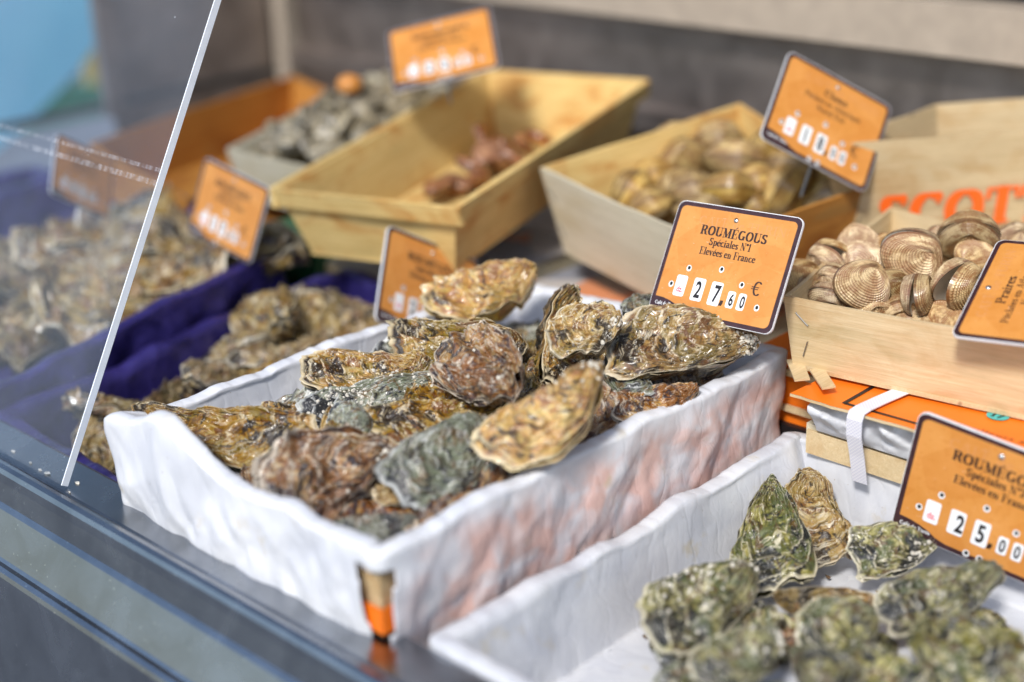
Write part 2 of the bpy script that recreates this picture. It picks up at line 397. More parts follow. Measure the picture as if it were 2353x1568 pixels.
M_OYG = oyster_mat("blue grey oyster shell", [(.32, (.05, .045, .04)), (.42, (.15, .14, .09)), (.50, (.32, .32, .22)), (.58, (.46, .49, .42)), (.70, (.66, .70, .68))], (.22, .25, .16), (.22, .13, .05), (.76, .78, .76), 0., (.018, .018, .026), .7)
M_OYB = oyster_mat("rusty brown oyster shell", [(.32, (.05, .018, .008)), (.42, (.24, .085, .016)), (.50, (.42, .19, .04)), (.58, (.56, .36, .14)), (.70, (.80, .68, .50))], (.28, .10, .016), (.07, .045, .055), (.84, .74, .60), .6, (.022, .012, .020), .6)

def clam_mat(name, a, b, ray, dark, rayamt=.8):
    t = NT(name, .45, .45)
    g = t.attr('grow'); o = t.obj()
    r = t.rand(); sh = t.n('ShaderNodeCombineXYZ'); t.lk(t.math('MULTIPLY', r, 31.), sh.inputs[1]); t.lk(t.math('MULTIPLY', r, 17.), sh.inputs[0])
    gv = t.mapv(g, (1, 1, 1), sh.outputs[0])
    n = t.noise(t.mapv(gv, (10, 2, 2)), 1, 5, .6)
    c = t.mix(t.ramp(n, [(.35, 0.), (.65, 1.)]), a, b)
    rr = t.noise(t.mapv(gv, (5, 13, 13)), 1, 5, .68)
    c = t.mix(t.ramp(rr, [(.53, 0.), (.66, rayamt)]), c, ray)
    lam = t.attr('lam', 'Fac')
    c = t.mix(t.ramp(lam, [(.02, .75), (.36, 0.)]), c, dark); c = t.mix(t.ramp(lam, [(.7, 0.), (1., .3)]), c, tuple(min(1, x * 1.2) for x in b))
    pb = t.noise(t.mapv(gv, (3.5, 1, 1), (3, 3, 3)), 1, 4, .6); c = t.mix(t.ramp(pb, [(.42, .55), (.56, 0.)]), c, ray); c = t.mix(t.ramp(pb, [(.52, 0.), (.64, .5)]), c, tuple(min(1, x * 1.25) for x in b))
    sp = t.noise(o, 900, 3, .6)
    c = t.mix(t.ramp(sp, [(.70, 0.), (.76, .4)]), c, dark)
    hs = t.n('ShaderNodeHueSaturation'); t.lk(c, hs.inputs['Color']); rv = t.math('FRACT', t.math('MULTIPLY', t.rand(), 7.31)); t.lk(t.math('ADD', t.math('MULTIPLY', rv, .55), .62), hs.inputs['Value']); t.lk(t.math('ADD', t.math('MULTIPLY', t.rand(), .3), .84), hs.inputs['Saturation']); c = hs.outputs[0]
    t.set('Base Color', c); t.set('Roughness', .38); t.set('Coat Weight', .25); t.set('Coat Roughness', .15); t.bump(t.math('ADD', t.math('MULTIPLY', sp, .3), t.math('MULTIPLY', n, 1.)), .2, .0005)
    return t.m
M_PRAIRE = clam_mat("ribbed clam shell", (.42, .28, .13), (.66, .51, .30), (.22, .075, .028), (.10, .045, .022))
M_CLAM = clam_mat("smooth tan clam shell", (.34, .19, .05), (.60, .43, .17), (.26, .13, .05), (.05, .028, .014), .3)
M_SMALL = clam_mat("small grey shell", (.22, .18, .11), (.60, .50, .33), (.03, .03, .03), (.06, .05, .04))
M_INNER = plain("pale shell lining", (.62, .56, .48), .35, var=.1, scale=120)
M_CRAB = plain("reddish brown crab shell", (.30, .085, .035), .4, var=.5, scale=90)
M_CRABD = plain("dark claw tips", (.03, .015, .015), .4)

# ------------------------------------------------------------------ oyster shells
def make_oyster(seed, L, Wd, thick=.265, ns=60, ntt=150, curve=0., frill=1., upper_bulge=1., mat=None, beak=.55, lump=1.):
    """returns (upper, lower) meshes. hinge near x=0, growing towards +x=L"""
    rs = np.random.RandomState(seed); sd_ = seed * 3.77 + 1
    th = np.linspace(0, 2 * np.pi, ntt, endpoint=False)
    # outline: pear-shaped, asymmetrical
    tx = (1 - np.cos(th)) / 2                       # 0 at hinge, 1 at tip
    sn = np.sin(th); wprof = np.sign(sn) * np.abs(sn) ** (1.05 - .33 * tx) * (beak + (1 - beak) * np.clip(tx * 1.15, 0, 1) ** .8) * .5 * Wd * 1.10
    skew = rs.uniform(-.14, .14) * Wd
    ox = L * tx; oy = wprof + skew * np.sin(np.pi * tx) + curve * L * (tx - .5) ** 2
    cth, sth = np.cos(th), np.sin(th)
    rad = 1 + .13 * fbm(cth * 1.2, sth * 1.2, sd_, 2) + .022 * frill * fbm(cth * 5, sth * 5, sd_ + 3, 3)
    cx, cy = .16 * L, curve * L * .12
    ox = cx + (ox - cx) * rad; oy = cy + (oy - cy) * rad
    s = np.linspace(0, 1, ns) ** .8
    Sg, T = np.meshgrid(s, th, indexing='ij')
    CT, ST = np.cos(T), np.sin(T)
    out = []
    zm_t = Wd * .11 * frill * (fbm(cth * 1.5, sth * 1.5, sd_ + 7, 2)) + Wd * .022 * frill * fbm(cth * 4, sth * 4, sd_ + 8, 2)
    for valve in (0, 1):
        q = sd_ + 50 * valve
        X = cx + (ox[None] - cx) * Sg; Y = cy + (oy[None] - cy) * Sg
        X = X + .035 * Wd * lump * perlin(X / L * 5, Y / L * 5, q); Y = Y + .045 * Wd * lump * perlin(X / L * 5 + 9, Y / L * 5, q)
        K = rs.uniform(4.2, 6.5) if valve == 0 else rs.uniform(4, 6)
        ph = K * (Sg ** 1.15 + .085 * fbm(CT * 1.6, ST * 1.6, q + Sg * 1.2, 3)) + rs.uniform(0, 1)
        fr = ph - np.floor(ph)
        lay = np.floor(ph)
        edge = np.clip((fr - .0) / 1., 0, 1)
        dome = (1 - Sg ** 2.4) ** .75
        H = Wd * thick * (.55 * upper_bulge if valve == 0 else .75)
        flute = fbm(CT * 2.6 + lay * 1.3, ST * 2.6, q + lay * 3.1, 3, .45)
        n_l = fbm(X / Wd * 1.9, Y / Wd * 1.9, q + 1, 3, .5)
        n_f = fbm(X / Wd * 9, Y / Wd * 9, q + 2, 4, .6)
        rdg = 1 - np.abs(fbm(Sg * 4.5, CT * 2., q + ST * 2., 3, .5)) * 1.6
        z = H * dome + Wd * lump * (.105 * n_l * np.minimum(1, (1 - Sg) * 3 + .25)) + Wd * .0035 * lump ** 3 * n_f + Wd * .030 * rdg
        amp = Wd * .050 * (.3 + Sg) * (1 + .9 * fbm(CT * 2, ST * 2, q + 4, 2)) * frill ** .5
        z += amp * (fr ** 3.2) * (1 + .9 * flute)
        z -= amp * .3 * (fr < .08)
        # lamella edges poke outwards
        push = (fr ** 4) * .022 * frill * (1 + flute) * np.minimum(1, Sg * 2)
        X = X + (X - cx) * push; Y = Y + (Y - cy) * push
        rim = np.clip((Sg - .86) / .14, 0, 1) ** 1.5
        sgn = 1 if valve == 0 else -1
        z = z * (1 - rim) + rim * Wd * .012
        Z = sgn * z + zm_t[None] * (Sg ** 2.2) + (.10 * Wd) * np.sin(np.pi * np.clip(X / L, 0, 1)) * rs.uniform(.2, 1.) * 0
        Z = Z - .55 * curve * 0
        Z += .10 * L * ((X / L - .45) ** 2) * rs.uniform(-.6, 1.) if valve == 0 else 0
        out.append([X, Y, Z, fr, Sg, CT, ST])
    # same longitudinal bend for both valves
    b = np.random.RandomState(seed + 900).uniform(-.35, .6)
    tw = np.random.RandomState(seed + 901).uniform(-.5, .5)
    ms = []
    for k, (X, Y, Z, fr, Sg, CT, ST) in enumerate(out):
        if k == 0: Z = Z - .0
        Zb = Z + b * L * .5 * ((X / L - .5) ** 2)
        a = tw * (X / L - .5); Y2 = Y * np.cos(a) - Zb * np.sin(a); Z2 = Y * np.sin(a) + Zb * np.cos(a)
        V = np.stack([X - L / 2, Y2, Z2], -1).reshape(-1, 3)
        F = grid_faces(ns, ntt, False, True)
        if k == 0: F = F[:, ::1]
        else: F = F[:, ::-1]
        G = np.stack([Sg, CT * .9 * (.3 + Sg), ST * .9 * (.3 + Sg) + 5 * k], -1).reshape(-1, 3)
        ms.append((V, F, {'grow': G, 'lam': fr.ravel()}))
    return ms
def barnacles(seed, top, n, Wd):
    V, F, at_ = top; r = np.random.RandomState(seed + 5); mb = MB()
    c0 = V[r.randint(len(V) // 4, len(V) * 3 // 4)]
    d = np.linalg.norm(V - c0, axis=1); idx = np.argsort(d)[: len(V) // 6]
    for k in range(n):
        p = V[r.choice(idx)] if r.rand() < .75 else V[r.randint(len(V) * 9 // 10)]
        rr = r.uniform(.0005, .0015)
        m = 7; P = []
        for j, (h, w) in enumerate(((-.5, 1.2), (.25, 1.), (.75, .65), (.95, .2))):
            for i in range(m):
                a = 2 * math.pi * i / m + j * .3; e = r.uniform(.75, 1.25)
                P.append(p + rr * np.array([math.cos(a) * w * e, math.sin(a) * w * e, h * r.uniform(.8, 1.2)]))
        mb.add(P, [[j * m + i, j * m + (i + 1) % m, (j + 1) * m + (i + 1) % m, (j + 1) * m + i] for j in range(3) for i in range(m)] + [[3 * m + i for i in range(m)]])
    return mb
M_BARN = plain("chalky barnacle", (.60, .57, .50), .6, var=.3, scale=500)
OY_GROUP = {}
def oyster(hp, tp, hz, tz, wpx, label, seed, mat, group, roll=0., tilt=.35, cat='oyster', ns=60, ntt=150, barn=0, **kw):
    """hp, tp: hinge and tip of the shell; wpx: its apparent width"""
    h = at(hp[0], hp[1], hz); t = at(tp[0], tp[1], tz)
    c = (h + t) / 2; L = np.linalg.norm(t - h)
    dep = -(R.T @ (c - CAM))[2]; Wd = wpx / FPX * dep
    x = (t - h) / L
    up = nrm(np.array([0, 0, 1.]) * (1 - tilt) + nrm(CAM - c) * tilt)
    n = nrm(up - x * (up @ x)); y = np.cross(n, x)
    cr, sr = math.cos(roll), math.sin(roll); n2 = n * cr + y * sr; y2 = np.cross(n2, x)
    rot = np.array([x, y2, n2]).T
    e = empty('oyster', c, label, cat, group, rot.tolist())
    up_, lo_ = make_oyster(seed, L * 1.02, Wd, ns=ns, ntt=ntt, **kw)
    a = mesh_obj('upper_shell', up_[0], up_[1], mat, e, True, up_[2])
    mesh_obj('lower_shell', lo_[0], lo_[1], mat, e, True, lo_[2])
    if barn: barnacles(seed, up_, barn, Wd).build('barnacle_patch', M_BARN, a)
    return e
def copy_tree(o, parent=None):
    c = o.copy(); COL.objects.link(c)
    if parent is not None:
        c.parent = parent
    for ch in list(o.children): copy_tree(ch, c)
    return c

# ------------------------------------------------------------------ ribbed clams
def make_clam(seed, r_, ribs=17, gape=.0, rib_amp=.03, ns=110, ntt=84, elong=1.12, bulge=.42, radial=0., inner=True, dp=.62):
    """two valves meeting along z=0, umbo at +y, returns valve, valve, lining"""
    rs = np.random.RandomState(seed); res = []
    th = np.linspace(0, 2 * np.pi, ntt, endpoint=False); s = np.linspace(.0, 1, ns) ** .85
    Sg, T = np.meshgrid(s, th, indexing='ij')
    ux, uy = .05 * r_, .74 * r_
    ox = r_ * elong * np.cos(th) * (1 - .12 * np.sin(th)); oy = r_ * np.sin(th) * .93 - .02 * r_
    peak = np.exp(-((th - np.pi / 2) / .45) ** 2); oy = oy + .10 * r_ * peak
    X = ux + (ox[None] - ux) * Sg; Y = uy + (oy[None] - uy) * Sg
    D = 1.0 * r_ * bulge
    dome = (np.clip(1 - Sg ** 2.1, 0, 1)) ** dp
    # dome peaks between the umbo and the centre
    ph = ribs * Sg ** 1.1 + .35 * fbm(np.cos(T) * 1.5, np.sin(T) * 1.5, seed + Sg * 2, 2)
    fr = ph - np.floor(ph); ridge = np.where(fr < .75, fr / .75, (1 - fr) / .25)
    z = D * dome * (.78 + .35 * np.clip(Sg * 1.6, 0, 1)) + r_ * rib_amp * ridge * (.35 + .65 * Sg)
    z += r_ * .012 * fbm(X / r_ * 2, Y / r_ * 2, seed, 3)
    if radial: z += r_ * radial * np.sin(T * 46) * np.clip(Sg - .2, 0, 1) * (.5 + ridge)
    z = z * (1 - np.clip((Sg - .97) / .03, 0, 1) * .8)
    ridge = np.where(Sg > .972, 0., ridge)
    for sg in (1, -1):
        a = gape * .5 * sg
        Z = sg * z
        yy = Y - .85 * r_; Y2 = .85 * r_ + yy * math.cos(a) + 0 * Z; Z2 = Z - yy * math.sin(a)
        Y2 = .85 * r_ + yy * math.cos(a) + Z * math.sin(a) * 0
        V = np.stack([X, Y2, Z2], -1).reshape(-1, 3); F = grid_faces(ns, ntt, False, True)
        if sg < 0: F = F[:, ::-1]
        G = np.stack([Sg, np.cos(T), np.sin(T) + 4 * sg], -1).reshape(-1, 3)
        res.append((V, F, {'grow': G, 'lam': ridge.ravel()}))
    lin = None
    if gape > .02:
        mb = MB(); k = 60
        for sg in (1, -1):
            a = gape * .5 * sg; P = []
            for t_ in np.linspace(0, 2 * np.pi, k, endpoint=False):
                j = int(t_ / (2 * np.pi) * ntt) % ntt
                for f, dz in ((.985, -.001), (.90, .03), (.55, .16), (.02, .24)):
                    x = ux * .3 + (ox[j] - ux * .3) * f; y = (oy[j]) * f; zz = sg * dz * r_
                    yy = y - .85 * r_; P.append((x, .85 * r_ + yy * math.cos(a), zz - yy * math.sin(a)))
            mb.grid(P, k, 4, close_u=True)
        lin = mb
    return res, lin
def clam(pos, r_, label, seed, mat, group, rot, name='ribbed_clam', cat='clam', **kw):
    e = empty(name, pos, label, cat, group, rot)
    (a, b), lin = make_clam(seed, r_, **kw)
    mesh_obj('upper_shell', a[0], a[1], mat, e, True, a[2]); mesh_obj('lower_shell', b[0], b[1], mat, e, True, b[2])
    if lin: lin.build('shell_lining', M_INNER, e, True)
    return e

# ------------------------------------------------------------------ crates
def crate(name, rim, depth, inset, label, cat='crate', mat=None, th=.0032, batten=0., staples=True, group=None, seed=0, tilt_n=None, base=True):
    rim = [np.array(p, float) for p in rim]
    c = sum(rim) / 4; n = nrm(np.cross(rim[1] - rim[0], rim[3] - rim[0]))
    if n[2] < 0: n = -n
    bot = []
    for i in range(4):
        a = nrm(rim[(i + 1) % 4] - rim[i]); b = nrm(rim[i - 1] - rim[i]); bot.append(rim[i] + (a + b) * inset - n * depth)
    org = sum(bot) / 4
    e = empty(name, org, label, cat, group)
    r = np.random.RandomState(seed + 11)
    for i in range(4):
        j = (i + 1) % 4; p, q, p2, q2 = rim[i], rim[j], bot[i], bot[j]
        d = nrm(q - p); inw = nrm(np.cross(n, d)); inw = inw if inw @ (c - p) > 0 else -inw
        ain = nrm(rim[i - 1] - p); bin_ = nrm(rim[(j + 1) % 4] - q)
        NU, NV = 28, 7; L = np.linalg.norm(q - p); H = np.linalg.norm(p2 - p)
        def sheet(off):
            P = []; A = []
            for a in range(NU):
                u = a / (NU - 1)
                for b in range(NV):
                    v = b / (NV - 1)
                    top = p + (q - p) * u; bt = p2 + (q2 - p2) * u
                    w = top + (bt - top) * v
                    ui = (u - .5) * 2
                    w = w + (ain * (1 - u) + bin_ * u) * off + d * off * (-ui)
                    bow = math.sin(math.pi * u)
                    w = w + inw * (.0022 * bow * math.sin(u * 5 + i + seed) * (1 - v * .6)) + n * (.0009 * (1 - v) * bow * float(perlin(u * 6, i + .3, seed + .7)))
                    P.append(w); A.append((u * L + i * .7, v * H + seed * .37, off))
            return P, A
        P0, A0 = sheet(0.); P1, A1 = sheet(th)
        mb = MB(); F = []
        g = lambda a, b: a * NV + b; K = NU * NV
        for a in range(NU - 1):
            for b in range(NV - 1):
                F.append([g(a, b), g(a, b + 1), g(a + 1, b + 1), g(a + 1, b)]); F.append([K + g(a, b), K + g(a + 1, b), K + g(a + 1, b + 1), K + g(a, b + 1)])
            F.append([g(a, 0), g(a + 1, 0), K + g(a + 1, 0), K + g(a, 0)]); F.append([g(a, NV - 1), K + g(a, NV - 1), K + g(a + 1, NV - 1), g(a + 1, NV - 1)])
        for b in range(NV - 1):
            F.append([g(0, b), K + g(0, b), K + g(0, b + 1), g(0, b + 1)]); F.append([g(NU - 1, b), g(NU - 1, b + 1), K + g(NU - 1, b + 1), K + g(NU - 1, b)])
        mb.add(P0 + P1, F, A0 + A1)
        w = mb.build('side_panel', mat, e, False, True)
        out = -inw
        if batten:
            mb = MB(); dn = nrm(p2 - p)
            for o_, sg in ((out * .0035, 1),):
                t = .0028; hb = batten
                a0 = p + o_ + d * (.001 if sg else 0) - n * 0; b0 = q + o_
                if o_ @ out > 0: a0 = a0 - d * .003; b0 = b0 + d * .003
                else: a0 = a0 + d * .008; b0 = b0 - d * .008
                ax = out * t
                Q = [a0 - ax + dn * hb, b0 - ax + dn * hb, b0 + ax + dn * hb, a0 + ax + dn * hb, a0 - ax + n * .002, b0 - ax + n * .002, b0 + ax + n * .002, a0 + ax + n * .002]
                mb.hexa(Q, [(float(np.dot(x - p, d)), float(np.dot(x - p, n)) + 3, i) for x in Q])
            mb.build('rim_batten', mat, w, False, True)
        if staples:
            for fu in (.045, .955):
                for fv in (.28, .72):
                    w0 = p + (q - p) * fu + (p2 + (q2 - p2) * fu - (p + (q - p) * fu)) * fv + out * .0008
                    dv = nrm(nrm(p2 - p) * r.uniform(.5, 1.) + d * r.uniform(-.8, .8)); h = .0065
                    mb = MB(); mb.tube([w0 - dv * h - out * .001, w0 - dv * h + out * .0006, w0 + dv * h + out * .0006, w0 + dv * h - out * .001], .00045, 5)
                    mb.build('staple', M_STEELP, e, False, True)
    if base:
        mb = MB(); u = n * .001
        mb.hexa([b - n * .003 for b in bot] + [b + n * .0002 for b in bot]); mb.build('base_board', mat, e, False, True)
    return e, rim, bot, n

def liner(name, rim, label, cat, mat, inner_depth, inner_in, hem, fold=.005, seed=1, amp=.006, parts=None, rimlift=.002, gap=None, puff=None, res=.0026, sag=.0, rise=None, group=None, kflare=.25, pinkf=None, wall=.0068, floor_z=None):
    """a sheet lying in a crate, folded over its rim. hem: function of u -> outer drop"""
    rim = [np.array(p, float) for p in rim]; c = sum(rim) / 4; n = nrm(np.cross(rim[1] - rim[0], rim[3] - rim[0])); n = n if n[2] > 0 else -n
    # rounded loop
    pts = []; rc = .0045
    for i in range(4):
        p = rim[i]; a = nrm(rim[i - 1] - p); b = nrm(rim[(i + 1) % 4] - p)
        for k in range(7):
            t = k / 6; q = (p + a * rc) * (1 - t) ** 2 + p * 2 * t * (1 - t) + (p + b * rc) * t * t; pts.append(q)
    pts.append(pts[0]); pts = np.array(pts); seg = np.r_[0, np.cumsum(np.linalg.norm(np.diff(pts, axis=0), axis=1))]
    Lp = seg[-1]; nu = int(Lp / res); U = np.linspace(0, Lp, nu, endpoint=False)
    base = np.stack([np.interp(U, seg, pts[:, k]) for k in range(3)], -1)
    d = np.roll(base, -2, 0) - np.roll(base, 2, 0); d /= np.linalg.norm(d, axis=1)[:, None]
    out = np.cross(d, n); 
    if np.mean(np.sum(out * (base - c), 1)) < 0: out = -out
    hm = np.array([hem(u / Lp) for u in U]) if callable(hem) else np.full(nu, hem)
    nin = int((inner_depth + inner_in) / res) + 2; nout = 30; nin0 = nin; 
    rows = []; par = []
    cen = c - n * inner_depth
    for k in range(24):
        t = k / 24; t0 = base - out * (inner_in + wall + inner_depth * kflare) - n * inner_depth
        rows.append(cen * (1 - t) + t0 * t); par.append(-(1 - t) * np.linalg.norm(t0 - cen, axis=1))
    lift = np.zeros(nu) + rimlift + .003 * fbm(U * 14, U * 0, seed + .2, 3) + .005 * crumple(U / .034, U * 0 + .3, seed + 2) + .0012 * crumple(U / .007, U * 0 + .3, seed + 6)
    if rise: lift += np.array([rise(u / Lp) for u in U])
    # inner part
    for k in range(nin):
        t = k / (nin - 1); dist = t * (inner_depth + inner_in)
        if dist < inner_in: w = inner_in - dist; P = base - out * (w + wall + inner_depth * kflare)[..., None] if False else base - out * (w + wall + inner_depth * kflare) - n * inner_depth
        else:
            hgt = (dist - inner_in) / inner_depth; P = base - out * (wall + (1 - hgt) * inner_depth * kflare) - n * (1 - hgt) * inner_depth + n * (hgt ** 3 * lift)[:, None]
        rows.append(P); par.append(np.full(nu, dist))
    D0 = inner_depth + inner_in
    for k in range(1, 6):
        a = math.pi * k / 6; ww = wall / 2 + .0022
        P = base + out * (-ww * math.cos(a) - wall / 2 + .0026) + n * (lift + fold * .28 * math.sin(a))[:, None]
        rows.append(P); par.append(np.full(nu, D0 + k * .002))
    for k in range(nout):
        t = k / (nout - 1)
        P = base + out * (.0058 + .004 * t - hm * t * 0)[:, None] - n * (hm * t - lift * (1 - t))[:, None] if True else None
        P = P - out * (hm * t * kflare * .6)[:, None]
        if floor_z is not None:
            low = np.maximum(floor_z - P[:, 2], 0); P = P + out * (low * .9)[:, None]; P[:, 2] = np.maximum(P[:, 2], floor_z + .0008 * (1 + np.sin(U * 300)) )
        rows.append(P); par.append(D0 + .012 + hm * t)
    P = np.stack(rows, 1); PV = np.stack(par, 1); nv = P.shape[1]
    UU = np.repeat(U[:, None], nv, 1); nin = nin + 24
    outg = np.repeat(out[:, None], nv, 1); ng = np.broadcast_to(n, P.shape)
    edge = np.clip(np.abs(PV - D0 - .006) / .03, 0, 1)
    cr = crumple(UU / .05, PV / .05, seed) * 1.1 + crumple((UU + .8 * PV) / .030 + 5, PV / .08, seed + 3) * .62 + crumple((UU - .5 * PV) / .019 + 5, PV / .024, seed + 4) * .34 + crumple(UU / .0085, PV / .0105, seed + 5) * .13
    pleat = fbm(UU / .05, PV * 4, seed + .4, 3) * .22
    inside = (PV < D0)
    disp = amp * (cr * 1. + pleat * np.where(inside, .35, 1.) * edge)
    disp = np.where(inside, np.maximum(disp * .8, -.0008), np.maximum(disp, -.003) * (.35 + .9 * edge))
    P = P + outg * disp[..., None] * np.where(inside, -1, 1)[..., None] + ng * (amp * .2 * crumple(UU / .03, PV / .03, seed + 8))[..., None]
    if puff:
        for (pc, pr, pa) in puff:
            dd = np.linalg.norm(P - np.array(pc), axis=-1); wgt = (np.exp(-(dd / pr) ** 2) * np.clip((D0 + .045 - PV) / .03, 0, 1))[..., None]; P = P + wgt * np.array(pa)
    G = np.stack([UU, PV, UU * 0 + seed], -1).reshape(-1, 3)
    pink = np.zeros_like(UU)
    if pinkf: pink = pinkf(UU / Lp, (PV - D0), P)
    if gap is None:
        F = grid_faces(nu, nv, True, False)
    else:
        F = grid_faces(nu, nv, True, False); iu = F[:, 0] // nv; iv = F[:, 0] % nv
        keep = ~((np.abs(((U[iu] / Lp - gap[0]) + .5) % 1 - .5) < gap[1] * (1.05 - .6 * np.clip((iv - nin) / nout, 0, 1) + .05 * np.sin(iv * .5))) & (iv > nin + gap[2]))
        F = F[keep]
    o = mesh_obj(name, P.reshape(-1, 3), F, mat, None, True, {'gr': G, 'pink': pink.ravel()})
    md = o.modifiers.new('thickness', 'SOLIDIFY'); md.thickness = .00025
    tag(o, label, cat, group)
    return o, P

# ------------------------------------------------------------------ lettering (a broad-nib serif alphabet drawn as strokes)
def arc(cx, cy, rx, ry, a0, a1, n=14): return [(cx + rx * math.cos(math.radians(a0 + (a1 - a0) * i / n)), cy + ry * math.sin(math.radians(a0 + (a1 - a0) * i / n))) for i in range(n + 1)]
def stem(x, y0, y1, s0=1, s1=1, sw=.17):
    r = [('T', [(x, y0), (x, y1)])]
    if s0: r.append(('t', [(x - sw, y0 + .02), (x + sw, y0 + .02)]))
    if s1: r.append(('t', [(x - (sw if s1 == 1 else .13), y1 - .02), (x + (sw if s1 == 1 else 0), y1 - .02)]))
    return r
def T(*p): return [('T', list(p))]
def t_(*p): return [('t', list(p))]
X = .62
GL = {
 'R': (.86, stem(.2, 0, 1) + T(*([(.2, .98)] + arc(.42, .74, .22, .24, 90, -90) + [(.2, .5)])) + T((.42, .5), (.6, .3), (.64, .06), (.78, .02))),
 'O': (.92, T(*arc(.46, .5, .33, .48, 0, 360, 28))), 'U': (.88, stem(.2, .3, 1, 0) + T(*arc(.45, .3, .25, .28, 180, 360)) + t_((.70, .3), (.70, 1)) + t_((.58, .98), (.84, .98))),
 'M': (1.05, t_((.18, 0), (.18, 1)) + t_((.04, .02), (.32, .02)) + T((.2, 1), (.5, .05)) + t_((.5, .05), (.82, 1)) + stem(.84, 0, 1, 1, 1, .15) + t_((.06, .98), (.2, .98))),
 'E': (.78, stem(.2, 0, 1) + t_((.2, .98), (.66, .98), (.66, .76)) + t_((.2, .52), (.5, .52)) + t_((.5, .40), (.5, .64)) + t_((.2, .02), (.68, .02), (.68, .28))),
 'G': (.88, T(*arc(.44, .5, .30, .48, 50, 320, 22)) + stem(.68, .05, .42, 0, 1, .14) + t_((.63, .86), (.66, .98))),
 'S': (.70, T(*(arc(.35, .73, .2, .24, 30, 180) + [(.20, .6), (.5, .42)] + arc(.35, .27, .22, .25, 20, -160))) + t_((.56, .98), (.56, .74)) + t_((.12, .02), (.12, .28))),
 'N': (.90, t_((.18, 0), (.18, 1)) + t_((.04, .02), (.32, .02)) + T((.18, 1), (.70, .03)) + t_((.72, 0), (.72, 1)) + t_((.58, .98), (.86, .98))),
 'F': (.74, stem(.2, 0, 1) + t_((.2, .98), (.66, .98), (.66, .74)) + t_((.2, .52), (.5, .52)) + t_((.5, .40), (.5, .64))),
 'C': (.82, T(*arc(.44, .5, .30, .48, 48, 312, 22)) + t_((.66, .98), (.66, .72))), 'T': (.8, stem(.4, 0, 1, 1, 0) + t_((.06, .72), (.08, .98), (.72, .98), (.74, .72))),
 'P': (.78, stem(.2, 0, 1) + T(*([(.2, .98)] + arc(.42, .72, .22, .26, 90, -90) + [(.2, .46)]))), 'B': (.8, stem(.2, 0, 1) + T(*([(.2, .98)] + arc(.4, .75, .2, .23, 90, -90) + [(.2, .52)])) + T(*([(.2, .52)] + arc(.42, .27, .23, .25, 90, -90) + [(.2, .02)]))),
 'I': (.42, stem(.2, 0, 1)), 'A': (.86, t_((.12, 0), (.42, 1)) + T((.44, 1), (.70, 0)) + t_((.2, .34), (.6, .34)) + t_((.0, .02), (.24, .02)) + t_((.56, .02), (.84, .02))),
 'p': (.66, stem(.2, -.34, X) + T(*([(.2, .54)] + arc(.36, .31, .2, .30, 120, -120) + [(.2, .06)]))), 'e': (.58, T(*arc(.3, .31, .2, .30, 20, 320, 18)) + t_((.12, .34), (.49, .34))),
 'c': (.55, T(*arc(.3, .31, .2, .30, 55, 315, 16))), 'i': (.36, stem(.18, 0, X, 1, 2) + T((.18, .82), (.18, .90))), 'l': (.36, stem(.18, 0, 1, 1, 2)),
 'a': (.60, T(*(arc(.28, .46, .16, .16, 160, 20) + [(.43, .1), (.54, .02)])) + T(*arc(.27, .17, .15, .17, 80, 320))), 's': (.48, T(*(arc(.24, .46, .13, .15, 30, 190) + [(.14, .38), (.34, .24)] + arc(.24, .16, .14, .15, 20, -160)))),
 'v': (.6, T((.12, X), (.3, .02)) + t_((.3, .02), (.48, X)) + t_((.0, .6), (.24, .6)) + t_((.38, .6), (.58, .6))),
 'n': (.70, stem(.18, 0, X, 1, 2) + t_((.2, .48), (.32, .6), (.42, .6)) + stem(.5, 0, .5, 1, 0, .14)), 'r': (.52, stem(.18, 0, X, 1, 2) + t_((.2, .44), (.34, .6), (.42, .58)) + T((.42, .50), (.43, .58))),
 'h': (.70, stem(.18, 0, 1, 1, 2) + t_((.2, .48), (.32, .6), (.42, .6)) + stem(.5, 0, .5, 1, 0, .14)), 't': (.42, T((.2, .86), (.2, .1), (.36, .03)) + t_((.04, .6), (.38, .6))),
 'q': (.66, stem(.46, -.34, X, 1, 0) + T(*arc(.3, .31, .2, .30, 60, 300))), 'u': (.70, stem(.18, .12, X, 0, 2) + t_((.18, .12), (.3, .02), (.46, .14)) + stem(.5, 0, X, 1, 2, .12)),
 'd': (.66, stem(.46, 0, 1, 1, 2) + T(*arc(.28, .31, .18, .30, 60, 300))), 'f': (.44, stem(.18, 0, .86, 1, 0) + T((.18, .86), (.26, .98), (.38, .95)) + t_((.04, .6), (.36, .6))),
 'o': (.60, T(*arc(.3, .31, .2, .30, 0, 360, 22))), 'm': (1.0, stem(.18, 0, X, 1, 2, .12) + stem(.5, 0, .5, 1, 0, .12) + stem(.82, 0, .5, 1, 0, .12) + t_((.2, .48), (.34, .6), (.44, .56)) + t_((.5, .48), (.66, .6), (.76, .56))),
 '1': (.5, stem(.26, 0, 1, 1, 0) + t_((.26, .98), (.1, .84))), '2': (.62, T(*(arc(.3, .72, .2, .26, 160, -20) + [(.4, .42), (.12, .06)])) + T((.12, .08), (.36, .02), (.54, .10)) + t_((.54, .1), (.56, .26))),
 '3': (.62, T(*arc(.3, .74, .18, .24, 150, -80)) + T(*arc(.3, .27, .21, .26, 80, -150))), '7': (.6, T((.1, .95), (.52, .95)) + T((.52, .95), (.24, 0))),
 'o~': (.36, T(*arc(.18, .84, .09, .12, 0, 360, 12))), ',': (.3, T((.14, .08), (.15, -.02), (.06, -.2))), '-': (.4, T((.08, .3), (.32, .3))), ' ': (.32, []),
 'e~': (.7, T(*arc(.44, .5, .26, .48, 50, 310, 20)) + t_((.02, .58), (.5, .58)) + t_((.02, .44), (.46, .44))),
}
